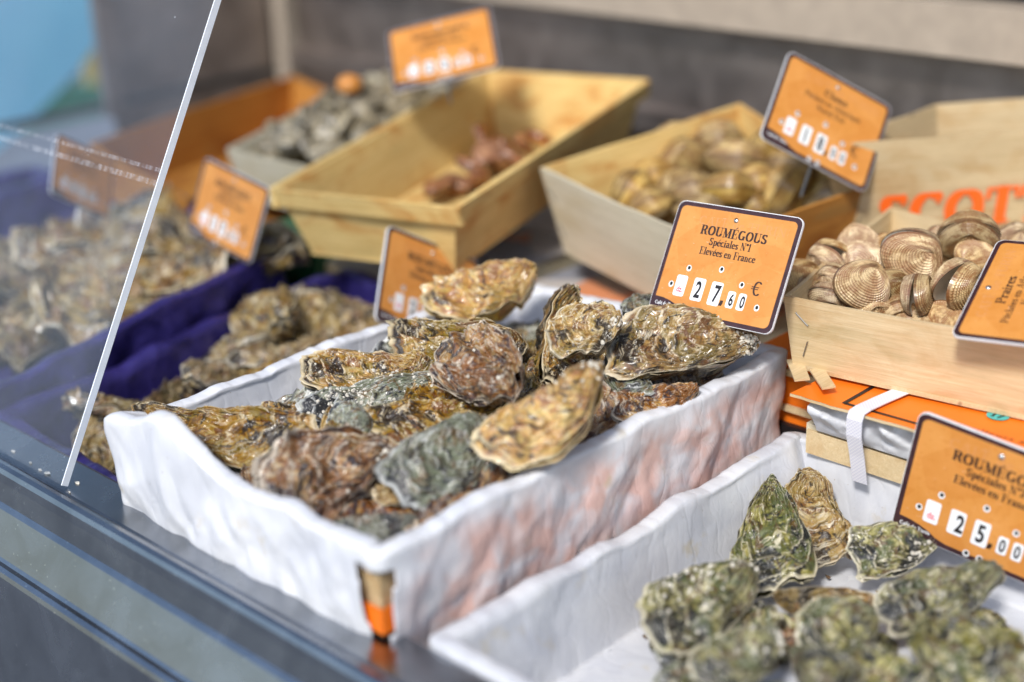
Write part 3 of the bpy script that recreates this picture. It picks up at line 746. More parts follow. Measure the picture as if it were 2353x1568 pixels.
ACC = {'É': 'E', 'é': 'e', 'ê': 'e', 'à': 'a'}
def glyphs(text):
    out = []; x = 0
    for ch in text:
        k = {'°': 'o~', '€': 'e~'}.get(ch, ch); b = ACC.get(k, k); w, st = GL[b]
        out += [(ty, [(x + a, y) for a, y in pl]) for ty, pl in st]
        if ch == 'É': out.append(('t', [(x + .36, 1.08), (x + .52, 1.26)]))
        if ch == 'é': out.append(('t', [(x + .28, .72), (x + .40, .92)]))
        if ch == 'ê': out += [('t', [(x + .18, .72), (x + .3, .9)]), ('t', [(x + .3, .9), (x + .42, .72)])]
        if ch == 'à': out.append(('t', [(x + .18, .9), (x + .3, .72)]))
        x += w
    return out, x
def hull(P):
    P = sorted(set(P))
    def half(Q):
        h = []
        for p in Q:
            while len(h) > 1 and (h[-1][0] - h[-2][0]) * (p[1] - h[-2][1]) - (h[-1][1] - h[-2][1]) * (p[0] - h[-2][0]) <= 0: h.pop()
            h.append(p)
        return h
    a, b = half(P), half(P[::-1]); return a[:-1] + b[:-1]
_zk = [0]
def text_mesh(mb, text, x0, x1, y, cap, z, wide=.2, thin=.05, f=None, dz=4e-6):
    """writes text between x0 and x1 on baseline y; f maps (x, y, z) -> point"""
    st, w = glyphs(text); k = (x1 - x0) / w
    for ty, pl in st:
        W2 = (wide if ty == 'T' else thin * 1.1) / 2; t2 = thin / 2
        for (a, b), (c_, d_) in zip(pl[:-1], pl[1:]):
            H = hull([(p + s1 * W2, q + s2 * t2) for p, q in ((a, b), (c_, d_)) for s1 in (-1, 1) for s2 in (-1, 1)])
            _zk[0] += 1; zz = z + (_zk[0] % 17) * dz
            P = [(x0 + p * k, y + q * cap, zz) for p, q in H]
            if f: P = [f(*p) for p in P]
            mb.add(P, [list(range(len(P)))])
    return mb
def sans(text, size, cx, cy, z, mat, parent, name, sx=.72, bold=.012, ht=None):
    cu = bpy.data.curves.new('tmp', 'FONT'); cu.body = text; cu.size = 1; cu.offset = bold; cu.align_x = 'CENTER'; cu.align_y = 'CENTER'; cu.fill_mode = 'FRONT'; cu.resolution_u = 4
    ob = bpy.data.objects.new('tmp', cu); COL.objects.link(ob)
    dg = bpy.context.evaluated_depsgraph_get(); me = bpy.data.meshes.new_from_object(ob.evaluated_get(dg)); bpy.data.objects.remove(ob)
    V = np.array([v.co[:] for v in me.vertices]); mn, mx = V.min(0), V.max(0); c = (mn + mx) / 2
    k = size / (mx[1] - mn[1])
    F = [list(p.vertices) for p in me.polygons]; bpy.data.meshes.remove(me)
    Q = np.stack([(V[:, 0] - c[0]) * k * sx + cx, (V[:, 1] - c[1]) * k + cy, np.full(len(V), z)], -1)
    return mesh_obj(name, Q, F, mat, parent, False)
def rrect(cx, cy, w, h, r, n=6):
    P = []
    for sx, sy, a0 in ((1, 1, 0), (-1, 1, 90), (-1, -1, 180), (1, -1, 270)):
        for i in range(n + 1):
            a = math.radians(a0 + 90 * i / n); P.append((cx + sx * (w / 2 - r) + r * math.cos(a), cy + sy * (h / 2 - r) + r * math.sin(a)))
    return P
def slab(mb, P, z0, z1):
    n = len(P); return mb.add([(x, y, z0) for x, y in P] + [(x, y, z1) for x, y in P], [list(range(n))[::-1], list(range(n, 2 * n))] + [[i, (i + 1) % n, n + (i + 1) % n, n + i] for i in range(n)])
SW, SH = .110, .088
HOLES = [(-.263, -.081), (-.006, -.042), (-.369, -.243), (.182, -.14), (.343, -.303), (-.048, -.455), (.031, -.455)]
def sign(pos, x, up, label, lines, price, shift=(0, 0, 0, 0, 0), sc=1.):
    x = nrm(x); up = nrm(up - x * np.dot(up, x)); n = np.cross(x, up); rot = np.array([x, up, n]).T
    e = empty('price_sign', pos, label, 'price sign', 'orange price signs on the display', rot.tolist()); e.scale = (sc, sc, sc)
    mb = MB(); slab(mb, rrect(0, 0, SW, SH, .006), -.0010, .0010); mb.build('backing_board', M_WHITE, e)
    mb = MB(); slab(mb, rrect(0, -.0001, SW - .0008, SH - .0009, .0058), .0010, .00115); mb.build('dark_border', M_FRAME, e)
    mb = MB(); slab(mb, rrect(0, 0, SW - .0075, SH - .0075, .0042), .00115, .0013); mb.build('orange_face', M_ORANGE, e)
    px, py = SW, SH
    # dark tab, bottom left
    tabp = [(-.47, -.365), (-.40, -.37), (-.34, -.385), (-.28, -.41), (-.235, -.44), (-.17, -.458), (-.17, -.475), (-.44, -.475), (-.47, -.455)]
    mb = MB(); slab(mb, [(a * px, b * py) for a, b in tabp][::-1], .0013, .00136); tab = mb.build('name_tab', M_FRAME, e)
    mb = MB(); text_mesh(mb, 'Café de Turin', -.455 * px, -.27 * px, -.435 * py, .0026, .00142, .17, .07); mb.build('tab_lettering', M_TILE, tab)
    mb = MB(); text_mesh(mb, 'CAFÉ de TURIN', -.30 * px, .40 * px, .315 * py, .0065, .00132, .12, .05, dz=1e-6); mb.build('faded_lettering', M_WATERM, e)
    for k, (txt, a, b, yb, cap, wd) in enumerate(lines):
        mb = MB(); text_mesh(mb, txt, a * px, b * px, yb * py, cap, .00136, wd, .06); mb.build('lettering', M_INKB, e)
    cols = [(-.29, -.243, .088, .185), (-.142, -.248, .092, .20), (.001, -.255, .092, .205), (.131, -.279, .060, .145), (.217, -.281, .060, .145)]
    for k, ((cx, cy, w, h), ch) in enumerate(zip(cols, price)):
        mb = MB(); slab(mb, rrect(cx * px, cy * py, w * px, h * py, .0016), .0013, .00155); tl = mb.build('price_tile', M_TILE, e)
        mb = MB(); P = rrect(cx * px, cy * py, w * px - .0012, h * py - .0012, .0012)
        if ch == 'dz.': sans('dz.', .0045, cx * px + .0002, (cy - .03) * py, .0016, M_RED, tl, 'digit', .8, .02)
        else: sans(ch, h * py * .74, (cx + shift[k]) * px, cy * py, .0016, M_INK, tl, 'digit', .62, .028)
    mb = MB(); text_mesh(mb, ',', .055 * px, .078 * px, -.315 * py, .011, .00136, .3, .1); mb.build('comma', M_INKB, e)
    mb = MB(); text_mesh(mb, '€', .262 * px, .335 * px, -.205 * py, .0105, .00136, .12, .06); mb.build('euro_mark', M_INKB, e)
    for a, b in HOLES:
        mb = MB(); ring = [(a * px + .0022 * math.cos(t), b * py + .0025 * math.sin(t)) for t in np.linspace(0, 2 * math.pi, 16, endpoint=False)]
        slab(mb, ring, .0013, .0014); h = mb.build('eyelet', M_TILE, e)
        mb = MB(); ring = [(a * px + .0001 + .0013 * math.cos(t), b * py + .0003 + .0015 * math.sin(t)) for t in np.linspace(0, 2 * math.pi, 14, endpoint=False)]
        slab(mb, ring, .0014, .00145); mb.build('hole', M_HOLE, h)
    mb = MB(); P = []
    for h, r_ in ((0, 1.), (.45, .92), (.8, .6), (1., .05)):
        P += [(-.007 * px + .0021 * r_ * math.cos(t), .391 * py + .0021 * r_ * math.sin(t), .0012 + h * .0014) for t in np.linspace(0, 2 * math.pi, 16, endpoint=False)]
    mb.add(P, [[j * 16 + i, j * 16 + (i + 1) % 16, (j + 1) * 16 + (i + 1) % 16, (j + 1) * 16 + i] for j in range(3) for i in range(16)]); mb.build('rivet', M_RIVET, e, True)
    mb = MB(); mb.tube([(0, -SH * .25, -.0022), (0, -SH * .5, -.0022), (0, -SH * .5 - .03, -.0022)], .0012, 6); mb.build('spike', M_STEELP, e)
    return e

# ================================================================== the setting
SUN_NOTE = None
mb = MB(); mb.add([(-60, -60, -1.0), (60, -60, -1.0), (60, 60, -1.0), (-60, 60, -1.0)], [[0, 1, 2, 3]])
tag(mb.build('ground', plain("grey pavement", (.13, .145, .17), .8, var=.3, scale=3)), kind='structure')

def extrude_profile(name, prof, y0, y1, mat, parent, smooth=False, closed=False, n=40):
    P = []; ys = np.linspace(y0, y1, n)
    for y in ys:
        for x, z in prof: P.append((x, y, z))
    k = len(prof); F = [[i * k + j, i * k + (j + 1) % k, (i + 1) * k + (j + 1) % k, (i + 1) * k + j] for i in range(n - 1) for j in range(k if closed else k - 1)]
    F = [f[::-1] for f in F]
    if closed: F += [list(range(k)), [(n - 1) * k + j for j in range(k)][::-1]]
    return mesh_obj(name, P, F, mat, parent, smooth, {'gr': np.array(P)}, True)
ct = empty('display_counter', (.9, .9, -1.0), 'long brushed steel counter that all the seafood crates stand in', 'counter')
Y0, Y1 = -.6, 1.83
extrude_profile('front_edge', [(.515, -.10), (.515, -.003), (.5135, -.0008), (.511, 0), (.4785, 0), (.4765, -.0006), (.4745, .0010), (.4715, .0034), (.4680, .0042), (.4645, .0030), (.4625, 0), (.461, -.006), (.4565, -.0195), (.4545, -.0212), (.4530, -.0225), (.4380, -.0500), (.4360, -.0520), (.4330, -.0525), (.4300, -.0545), (.4285, -.0575), (.4275, -.062), (.4200, -.20), (.42, -.99)], Y0, Y1, M_STEEL, ct, False)
mb = MB(); mb.box((.96, (Y0 + Y1) / 2, -.103), (.445, (Y1 - Y0) / 2, .003)); mb.build('well_floor', M_BACK, ct, False, True)
mb = MB(); mb.box((1.405, (Y0 + Y1) / 2, .03), (.005, (Y1 - Y0) / 2, .17)); mb.build('back_panel', M_BACK, ct, False, True)
extrude_profile('back_ledge', [(1.40, .060), (1.385, .060), (1.383, .066), (1.383, .088), (1.40, .092)], Y0, Y1 - .01, M_BACK, ct)
mb = MB(); mb.box((1.25, Y1 + .004, .03), (.15, .004, .17)); mb.build('end_panel', M_BACK, ct, False, True)
mb = MB(); mb.box((1.16, Y1 - .001, .055), (.24, .002, .005)); mb.build('end_seam', M_DKSEAM, ct, False, True)
r0 = atp(1506, 48, 0, 1.367); rz = r0[2]
mb = MB(); mb.box((1.385, .6, rz + .026), (.019, 1.25, .026)); mb.build('top_rail', M_RAIL, ct, False, True)
mb = MB(); mb.box((1.388, 1.81, .20), (.011, .013, .16)); mb.build('corner_post', M_RAIL, ct, False, True)
mb = MB(); p = atp(272, 262, 1, 1.81); mb.box((p[0], 1.82, .22), (.012, .008, .18)); mb.build('end_post', M_BACK, ct, False, True)

# unseen slab added above the stall to shade its back rows
mb = MB(); mb.hexa([(.70, -2.5, 1.30), (3.2, -2.5, 1.6), (3.2, 3.6, 1.6), (.70, 3.6, 1.30), (.70, -2.5, 1.31), (3.2, -2.5, 1.61), (3.2, 3.6, 1.61), (.70, 3.6, 1.31)])
aw = mb.build('shade_slab', plain("cream awning canvas", (.55, .48, .38), .8)); tag(aw, 'unseen cream slab added above the stall to shade its back', 'shade slab')
# stall back, warm dim interior behind the rail
mb = MB(); mb.box((2.9, .6, .1), (.02, 3.4, 1.1)); tag(mb.build('back_wall', plain("dark stall back wall", (.09, .075, .07), .8)), 'dark wall closing the stall far behind the steel back panel', 'wall')

# clear guard
G0 = at(145, 1125, 0); gy = G0[1]; gt = atp(500, 0, 1, gy)
gd = empty('sneeze_guard', (.4785, gy, 0), 'clear scratched acrylic screen leaning over the oysters at the far left', 'screen')
dx, dz = gt[0] - G0[0], gt[2]; L = math.hypot(dx, dz); e1 = np.array([dx / L, 0, dz / L]); e2 = np.array([0, 1., 0]); nn = np.cross(e1, e2)
O = np.array([G0[0] + .004, gy, .001]); TH = .0055; LL = L * 1.5
mb = MB(); q = lambda a, b, c_: O + e1 * a + e2 * b + nn * c_
mb.hexa([q(0, .0008, 0), q(0, 1.0, 0), q(0, 1.0, TH), q(0, .0008, TH), q(LL, .0008, 0), q(LL, 1.0, 0), q(LL, 1.0, TH), q(LL, .0008, TH)])
mb.build('acrylic_sheet', M_GLASS, gd, False, True)
mb = MB(); mb.hexa([q(0, -.0004, 0), q(0, .0006, 0), q(0, .0006, TH), q(0, -.0004, TH), q(LL, -.0004, 0), q(LL, .0006, 0), q(LL, .0006, TH), q(LL, -.0004, TH)])
mb.build('polished_edge', M_EDGE, gd, False, True)
t = NT("glued joint haze", .6); tt = t.t; tr = t.n('ShaderNodeBsdfTransparent'); mx = t.n('ShaderNodeMixShader'); jn = t.noise(t.mapv(t.obj(), (60, 420, 60)), 1, 4, .7)
t.set('Base Color', (.75, .78, .85, 1)); t.lk(t.ramp(jn, [(.45, .0), (.65, .16)]), mx.inputs[0]); t.lk(tr.outputs[0], mx.inputs[1]); t.lk(t.b.outputs[0], mx.inputs[2]); t.lk(mx.outputs[0], tt.nodes['Material Output'].inputs[0])
jz = atp(392, 398, 1, gy); ja = (jz[2]) / e1[2]
mb = MB()
for a_, w_ in ((ja, .0016), (ja - .010, .0022)):
    mb.hexa([q(a_ - w_, .001, TH + .0003), q(a_ - w_, .99, TH + .0003), q(a_ - w_, .99, TH + .0012), q(a_ - w_, .001, TH + .0012), q(a_ + w_, .001, TH + .0003), q(a_ + w_, .99, TH + .0003), q(a_ + w_, .99, TH + .0012), q(a_ + w_, .001, TH + .0012)])
mb.build('glued_joint', t.m, gd, False, True)

# things beyond the end of the counter
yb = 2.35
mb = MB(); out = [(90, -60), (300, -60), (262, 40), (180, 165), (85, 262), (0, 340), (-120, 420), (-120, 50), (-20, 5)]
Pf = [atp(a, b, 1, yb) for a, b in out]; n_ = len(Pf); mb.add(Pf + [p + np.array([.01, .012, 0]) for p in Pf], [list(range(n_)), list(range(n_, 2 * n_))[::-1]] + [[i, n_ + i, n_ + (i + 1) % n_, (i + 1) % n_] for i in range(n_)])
tag(mb.build('blue_reflection_sheet', M_BLUE), 'bright sky blue sheet standing in for sky reflected in the clear screen', 'reflection sheet')  # added sheet, shaped and coloured like a sky reflection in the screen
mb = MB(); a, b, c_, d_ = atp(60, 300, 1, 2.6), atp(250, 262, 1, 2.6), atp(248, 196, 1, 2.6), atp(60, 205, 1, 2.6)
k = np.array([-.05, .25, 0]); mb.hexa([a, b, b + k, a + k, d_, c_, c_ + k, d_ + k]); gc = empty('green_crate', (a + b) / 2, 'blurred teal green crate beside the sky blue sheet behind the screen', 'crate'); mb.build('crate_body', M_TEALG, gc, False, True)
mb = MB(); a, b, c_, d_ = atp(205, 196, 1, 2.62), atp(240, 195, 1, 2.62), atp(238, 60, 1, 2.62), atp(185, 60, 1, 2.62)
k = np.array([0, .01, 0]); mb.hexa([a, b, b + k, a + k, d_, c_, c_ + k, d_ + k]); tag(mb.build('yellow_card', M_YEL), 'blurred yellow card standing on the teal green crate', 'card')
mb = MB(); a = atp(140, 165, 1, 2.5); P = []; mm = 12
for j in range(9):
    ph = math.pi * j / 8
    for i in range(mm): th = 2 * math.pi * i / mm; P.append(a + .034 * np.array([math.cos(th) * math.sin(ph), math.sin(th) * math.sin(ph), math.cos(ph) * .85 * (1 + .05 * math.cos(3 * th))]))
mb.grid(P, 9, mm); F = [[j * mm + i, j * mm + (i + 1) % mm, (j + 1) * mm + (i + 1) % mm, (j + 1) * mm + i] for j in range(8) for i in range(mm)]
tag(mesh_obj('lemon', P, F, plain("pale lemon peel", (.75, .66, .38), .5)), 'pale round lemon in front of the teal green crate', 'lemon')
mb = MB(); mb.hexa([(1.9, -.5, -.05), (2.6, -.5, -.05), (2.6, .9, -.05), (1.9, .9, -.05), (1.9, -.5, .20), (2.6, -.5, .20), (2.6, .9, .20), (1.9, .9, .20)])
tag(mb.build('blue_box', plain("slate blue plastic", (.13, .22, .42), .5)), 'slate blue box standing behind the pale rail at the upper right', 'box')

# ================================================================== crates and their linings
# main paper-lined crate
z1 = .055
C1 = [(.501, .607, z1), (.916, .607, z1), (.908, .884, z1), (.501, .884, z1)]
cr1, rim1, bot1, n1 = crate('oyster_crate', [(a, b, c - .005) for a, b, c in C1], .047, .004, 'shallow wooden oyster crate in the middle, paper-lined, standing on the steel edge', 'crate', M_WOOD, seed=1, staples=False)
mb = MB(); mb.box((.5005, .6185, .0125), (.0006, .0125, .0085)); mb.box((.5125, .6062, .0125), (.0125, .0006, .0085)); mb.build('orange_print', M_LID, cr1, False, True)
def pk(u, d, P): # pink printing seen through the wet paper, low on the near-right flank
    return np.clip((P[..., 0] - .50) / .05, 0, 1) * (d > .012) * np.clip((d - .012) / .02, 0, 1) * (P[..., 1] < .66)
def hem1(u): return .046 + .014 * math.sin(u * 37) * math.sin(u * 13 + 1)
_cl = np.array([.501, .884, z1])
li1, P1 = liner('paper_lining', C1, 'creased white greaseproof paper folded over the middle oyster crate', 'paper lining', M_PAPER, .030, .10, lambda u: .076 - .006 * (u > .68) + .008 * math.sin(u * 90) * math.sin(u * 31 + 1), seed=2, amp=.0058, kflare=.12, res=.0019, gap=(.0, .0068, 8),
    puff=[(_cl + np.array([.006, -.060, .004]), .042, (.000, -.004, .026)), (_cl + np.array([.004, -.085, .0]), .026, (-.006, 0, .010)), (_cl + np.array([.0, -.012, .0]), .016, (-.004, .004, .010)), (_cl + np.array([-.002, .0, -.01]), .022, (-.002, .003, .006))],
    rise=lambda u: .004 * (.5 + .5 * math.sin(u * 21)), pinkf=pk)
mb = MB(); mb.box((.70, .745, -.045), (.17, .13, .044)); tag(mb.build('support_box', M_WOODW), 'closed wooden box hidden under the middle oyster crate', 'box')

# second paper-lined crate, lower right
C2 = [(.520, .30, -.002), (.897, .30, -.002), (.897, .580, -.002), (.520, .580, -.002)]
C2 = [(.520, .12, -.002), (.897, .12, -.002), (.897, .580, -.002), (.520, .580, -.002)]
cr2, rim2, bot2, n2 = crate('oyster_crate', [(a, b, c - .006) for a, b, c in C2], .085, .006, 'low wooden oyster crate at the lower right, almost hidden by its white paper', 'crate', M_WOOD, seed=2, staples=False)
li2, P2 = liner('paper_lining', C2, 'creased white paper lining the low crate at the lower right', 'paper lining', M_PAPER2, .062, .17, .035, seed=6, amp=.0042, kflare=.18, rise=lambda u: .004 * (.5 + .5 * math.sin(u * 27)),
    puff=[((.885, .53, .0), .03, (-.004, 0, .012)), ((.86, .555, -.03), .04, (0, -.014, .004)), ((.70, .45, -.06), .06, (0, 0, .010)), ((.78, .40, -.06), .05, (0, 0, .014))])

# violet-lined crates at the left
J2 = [(.522, .892, -.014), (.905, .892, .0), (.905, 1.112, .020), (.522, 1.105, -.006)]
J1 = [(.522, 1.130, .004), (.852, 1.150, .042), (.905, 1.56, .055), (.522, 1.56, .01)]
cj2, *_ = crate('oyster_crate', [np.array(p) - np.array([0, 0, .010]) for p in J2], .078, .004, 'crate of loose oysters behind the left rim of the middle crate', 'crate', M_WOOD, seed=3)
cj1, *_ = crate('oyster_crate', [np.array(p) - np.array([0, 0, .012]) for p in J1], .085, .004, 'crate heaped with pale oysters at the far left behind the screen', 'crate', M_WOOD, seed=4)
liner('plastic_lining', J2, 'dark violet plastic film lining the near-left crate of oysters', 'plastic lining', M_PURPLE, .055, .05, .03, seed=11, amp=.0055, kflare=.12, res=.004)
liner('plastic_lining', J1, 'violet plastic film lining the far-left crate of pale oysters', 'plastic lining', M_PURPLE, .045, .05, .055, seed=15, amp=.007, kflare=.15, res=.004, rimlift=.006)
J3 = [(.60, 1.585, -.01), (.95, 1.585, .0), (.95, 1.80, .0), (.60, 1.80, -.01)]
cj3, *_ = crate('plastic_lined_crate', [(a, b, c - .012) for a, b, c in J3], .11, .004, 'dark crate at the end of the counter behind the screen', 'crate', M_WOODO, seed=5)
liner('plastic_lining', J3, 'violet plastic film bunched in the crate at the end of the counter', 'plastic lining', M_PURPLE, .03, .09, .05, seed=19, amp=.012, kflare=.12, res=.005)

# brown wooden crates at the back
A0, A2, A3 = at(430, 462, .062), at(672, 174, .085), at(205, 330, .085); CA = [A0, A0 + (A2 - A3), A2, A3]
ca, *_ = crate('wooden_crate', CA, .075, .010, 'long orange-brown wooden crate at the back left, seen past the screen edge', 'crate', M_WOODO, seed=6)
B0, B1, B2 = at(520, 342, .10), at(770, 403, .10), at(1095, 212, .13); CB = [B1, B2, B0 + (B2 - B1), B0]
cb, *_ = crate('wooden_crate', CB, .055, .006, 'pale crate heaped with small grey shells at the back left', 'crate', M_WOODW, seed=7)
C_f, C_l, C_r = at(1045, 478, .12), at(635, 436, .12), at(1480, 190, .16); CC = [C_f, C_r, C_l + (C_r - C_f), C_l]
cc, *_ = crate('wooden_crate', CC, .068, .016, 'deep yellow wooden crate with a doubled rim holding a few reddish shells', 'crate', M_WOODY, batten=.017, seed=8, staples=False)
CD = [at(1240, 386, .13), at(1622, 560, .113), at(2003, 428, .122), at(1700, 237, .162)]
cdd, *_ = crate('wooden_crate', CD, .086, .010, 'pale wooden crate of large smooth clams, right of the yellow crate', 'crate', M_WOODW, seed=9)
for w in cdd.children:
    if w.name.startswith('side_panel') : pass
sp_ = [w for w in cdd.children if w.name.startswith('side_panel')]
sp_[1].data.materials[0] = M_WOODO; sp_[2].data.materials[0] = M_WOODY; sp_[3].data.materials[0] = M_WOODY
E0 = at(1880, 334, .166); E1 = at(2353, 300, .166); E1 = E0 + (E1 - E0) * 1.55; Eb = at(2150, 240, .166); CE = [E0, E1, E1 + (Eb - E0), Eb]
ce, rimE, botE, nE = crate('wooden_crate', CE, .108, .024, 'large cream wooden crate stencilled with orange capitals at the right', 'crate', M_WOOD, seed=10)
F0, F1, F2 = at(1800, 681, .115), at(2353, 790, .115), at(2045, 476, .115); F1 = F0 + (F1 - F0) * 1.7
F3 = at(2353, 556, .115); F3 = F2 + (F3 - F2) * 1.7; CF = [F0, F1, F3, F2]
cf, rimF, botF, nF = crate('wooden_crate', CF, .055, .007, 'pale wooden crate of ribbed clams standing on the orange lid', 'crate', M_WOOD, seed=12)

# SCOTT stencil on the near face of the cream crate
e0, e1_, b0, b1 = [np.array(v) for v in (rimE[0], rimE[1], botE[0], botE[1])]
ed = nrm(e1_ - e0); fd = nrm(b0 + b1 - e0 - e1_); fn = nrm(np.cross(ed, fd)); fn = fn if fn @ (CAM - e0) > 0 else -fn
fd = nrm(np.cross(fn, ed)); fd = fd if fd[2] < 0 else -fd
def face_pt(px, py):
    d = ray(px, py); t = ((e0 - CAM) @ fn) / (d @ fn); p = CAM + d * t; return (p - e0) @ ed, (p - e0) @ fd
a0, _v0 = face_pt(2013, 500); a1, _v1 = face_pt(2404, 500); u0, vt = face_pt(2150, 445); _, vb = face_pt(2190, 535)
sc_h = .034
mb = MB(); text_mesh(mb, 'SCOTT', a0, a1 + .002, -(vt + sc_h) + .002, sc_h, 0, .25, .085, f=lambda x, y, z: e0 + ed * x - fd * y + fn * (.0026 + z), dz=8e-6)
lt = mb.build('stencilled_letters', M_SCOTT, ce, False, True)

# orange printed lid, strap, paper and slats at the right
mb = MB(); LX0, LX1, LY0, LY1, LZ = .862, 1.12, .05, .562, .0555
oc = empty('oyster_box', ((LX0 + LX1) / 2, .3, 0), 'closed oyster box with a bright orange lid under the crate of ribbed clams', 'box')
def lidpt(x, y, z=0.): return (x, y, LZ + z - .002 * math.sin((y - .05) * 9) ** 2)
P = []; nx, ny = 8, 60
for side in (0, -.0022):
    for i in range(nx):
        for j in range(ny):
            x = LX0 + (LX1 - LX0) * i / (nx - 1); y = LY0 + (LY1 - LY0) * j / (ny - 1)
            xx = x + (.0015 * float(perlin(y * 60, 2.2, 1.1)) if i == 0 else 0); yy = y + (.003 * float(perlin(x * 90, 7.7, 1.1)) if j == ny - 1 else 0)
            P.append((xx, yy, lidpt(x, y)[2] + side))
g = lambda s, i, j: s * nx * ny + i * ny + j
F = [[g(0, i, j), g(0, i + 1, j), g(0, i + 1, j + 1), g(0, i, j + 1)] for i in range(nx - 1) for j in range(ny - 1)]
lid = mesh_obj('orange_lid', P[:nx * ny], F, M_LID, oc, False, None, True)
F2_ = [[g(1, i, j), g(1, i, j + 1), g(1, i + 1, j + 1), g(1, i + 1, j)] for i in range(nx - 1) for j in range(ny - 1)] + [[g(0, 0, j), g(0, 0, j + 1), g(1, 0, j + 1), g(1, 0, j)] for j in range(ny - 1)] + [[g(0, i, ny - 1), g(0, i + 1, ny - 1), g(1, i + 1, ny - 1), g(1, i, ny - 1)] for i in range(nx - 1)]
mesh_obj('lid_board', [(x, y, z - .0002) for x, y, z in P], F2_, M_WOOD, oc, False, {'gr': np.array([(y, x, z) for x, y, z in P])}, True)
def strip(mb, pts, w, dz_, flip=False):
    Q = []
    for i, p in enumerate(pts):
        p = np.array(p); d = nrm(np.array(pts[min(i + 1, len(pts) - 1)]) - np.array(pts[max(i - 1, 0)])); s_ = nrm(np.cross(d, (0, 0, 1)))
        Q += [p + s_ * w / 2 + np.array([0, 0, dz_]), p - s_ * w / 2 + np.array([0, 0, dz_])]
    mb.add(Q, [[2 * i, 2 * i + 1, 2 * i + 3, 2 * i + 2] for i in range(len(pts) - 1)])
mb = MB(); strip(mb, [lidpt(.8705, y) for y in np.linspace(.522, .06, 40)], .0032, .0004); strip(mb, [lidpt(x, .522) for x in np.linspace(.869, 1.0, 6)], .0032, .0007); mb.build('black_border', M_INK, lid, False, True)
mb = MB()
def on_lid(x, y, z): # text runs towards -y, its top towards +x
    Yw = .463 - x; Xw = .879 + y + 5.2 * (x - .006) ** 2 * .9 if x > .006 else .879 + y
    return lidpt(Xw, Yw, z)
text_mesh(mb, 'Ostréiculteurs à Bourcefranc-le', 0, .135, 0, .0052, .0009, .10, .05, f=lambda x, y, z: lidpt(.884 + y - .02 * x + .5 * x * x, .462 - x, z), dz=4e-6)
mb.build('lid_lettering', M_INKO, lid, False, True)
c17 = at(2293, 957, .056); mb = MB(); rr = .0078
mb.add([(c17[0] + rr * math.cos(a) * .95, c17[1] + rr * math.sin(a), lidpt(0, c17[1])[2] + .0011) for a in np.linspace(0, 2 * math.pi, 32, endpoint=False)], [list(range(32))])
stk = mb.build('round_sticker', M_TEAL, lid, False, True)
mb = MB(); text_mesh(mb, '17', c17[1], c17[1], 0, .001, 0) if False else text_mesh(mb, '17', 0, .0095, 0, .0072, .0014, .18, .06, f=lambda x, y, z: (c17[0] - .0036 + y, c17[1] + .0048 - x, lidpt(0, c17[1])[2] + z))
mb.build('sticker_number', M_INK, stk, False, True)
# body of that box: slats, paper
mb = MB(); mb.box((.885 + .12, .30, .012), (.12, .262, .010)); mb.build('wooden_body', M_WOODW, oc, False, True)
mb = MB(); mb.box((.8835, .31, .0085), (.0012, .25, .0095)); mb.build('front_slat', M_WOOD, oc, False, True)
for k, (a, b, w_) in enumerate([((.905, .588), (.872, .560), .012), ((.900, .565), (.872, .537), .011)]):
    a = np.array((a[0], a[1], .0585)); b = np.array((b[0], b[1], .060)); d = nrm(b - a); s_ = np.array([-d[1], d[0], 0]) * w_ / 2
    mb = MB(); mb.hexa([a - s_, b - s_ * .8, b + s_ * 1.1 - d * .003, a + s_, a - s_ + (0, 0, .0014), b - s_ * .8 + (0, 0, .0014), b + s_ * 1.1 - d * .003 + (0, 0, .0014), a + s_ + (0, 0, .0014)]); mb.build('broken_slat', M_WOOD, oc, False, True)
# paper bulging out under the lid
nu, nv = 170, 26; U, V_ = np.meshgrid(np.linspace(0, .50, nu), np.linspace(0, 1, nv), indexing='ij')
cr = crumple(U / .02, V_ * 1.3, 31) + .5 * crumple(U / .008, V_ * 3, 33)
cr = cr + crumple((U + V_ * .02) / .012, V_ * 2, 37) * .8; Xp = .880 - .007 * np.sin(np.pi * V_) - .014 * cr * np.sin(np.pi * V_); Zp = .021 + .031 * V_ + .006 * cr * np.sin(np.pi * V_); Yp = .550 - U
mesh_obj('inner_paper', np.stack([Xp, Yp, Zp], -1).reshape(-1, 3), grid_faces(nu, nv), M_PAPER2, oc, True, {'gr': np.stack([U, V_ * .03, U * 0], -1).reshape(-1, 3), 'pink': np.zeros(nu * nv)}, True)
s0 = at(2096, 884, .0565); s1_ = at(2062, 975, .0565)
sy = s0[1] - .002
mb = MB(); path = [(.99, sy - .010, .0577), (.93, sy - .002, .0577), (.885, sy + .004, .0575), (.866, sy + .006, .0574), (.8590, sy + .007, .0560), (.8578, sy + .008, .050), (.8600, sy + .009, .036), (.866, sy + .009, .018), (.872, sy + .009, -.005)]
w_ = .0062; Q = []; A = []; dd = 0
for i, p in enumerate(path):
    p = np.array(p); dd += np.linalg.norm(p - np.array(path[i - 1])) if i else 0
    for o_ in (-w_, w_): Q.append(p + np.array([0, o_, 0])); A.append((dd, o_, 0))
mb.add(Q, [[2 * i, 2 * i + 1, 2 * i + 3, 2 * i + 2] for i in range(len(path) - 1)], A); st_ = mb.build('white_strap', M_STRAP, oc, False, True)
mm_ = st_.modifiers.new('t', 'SOLIDIFY'); mm_.thickness = .0006
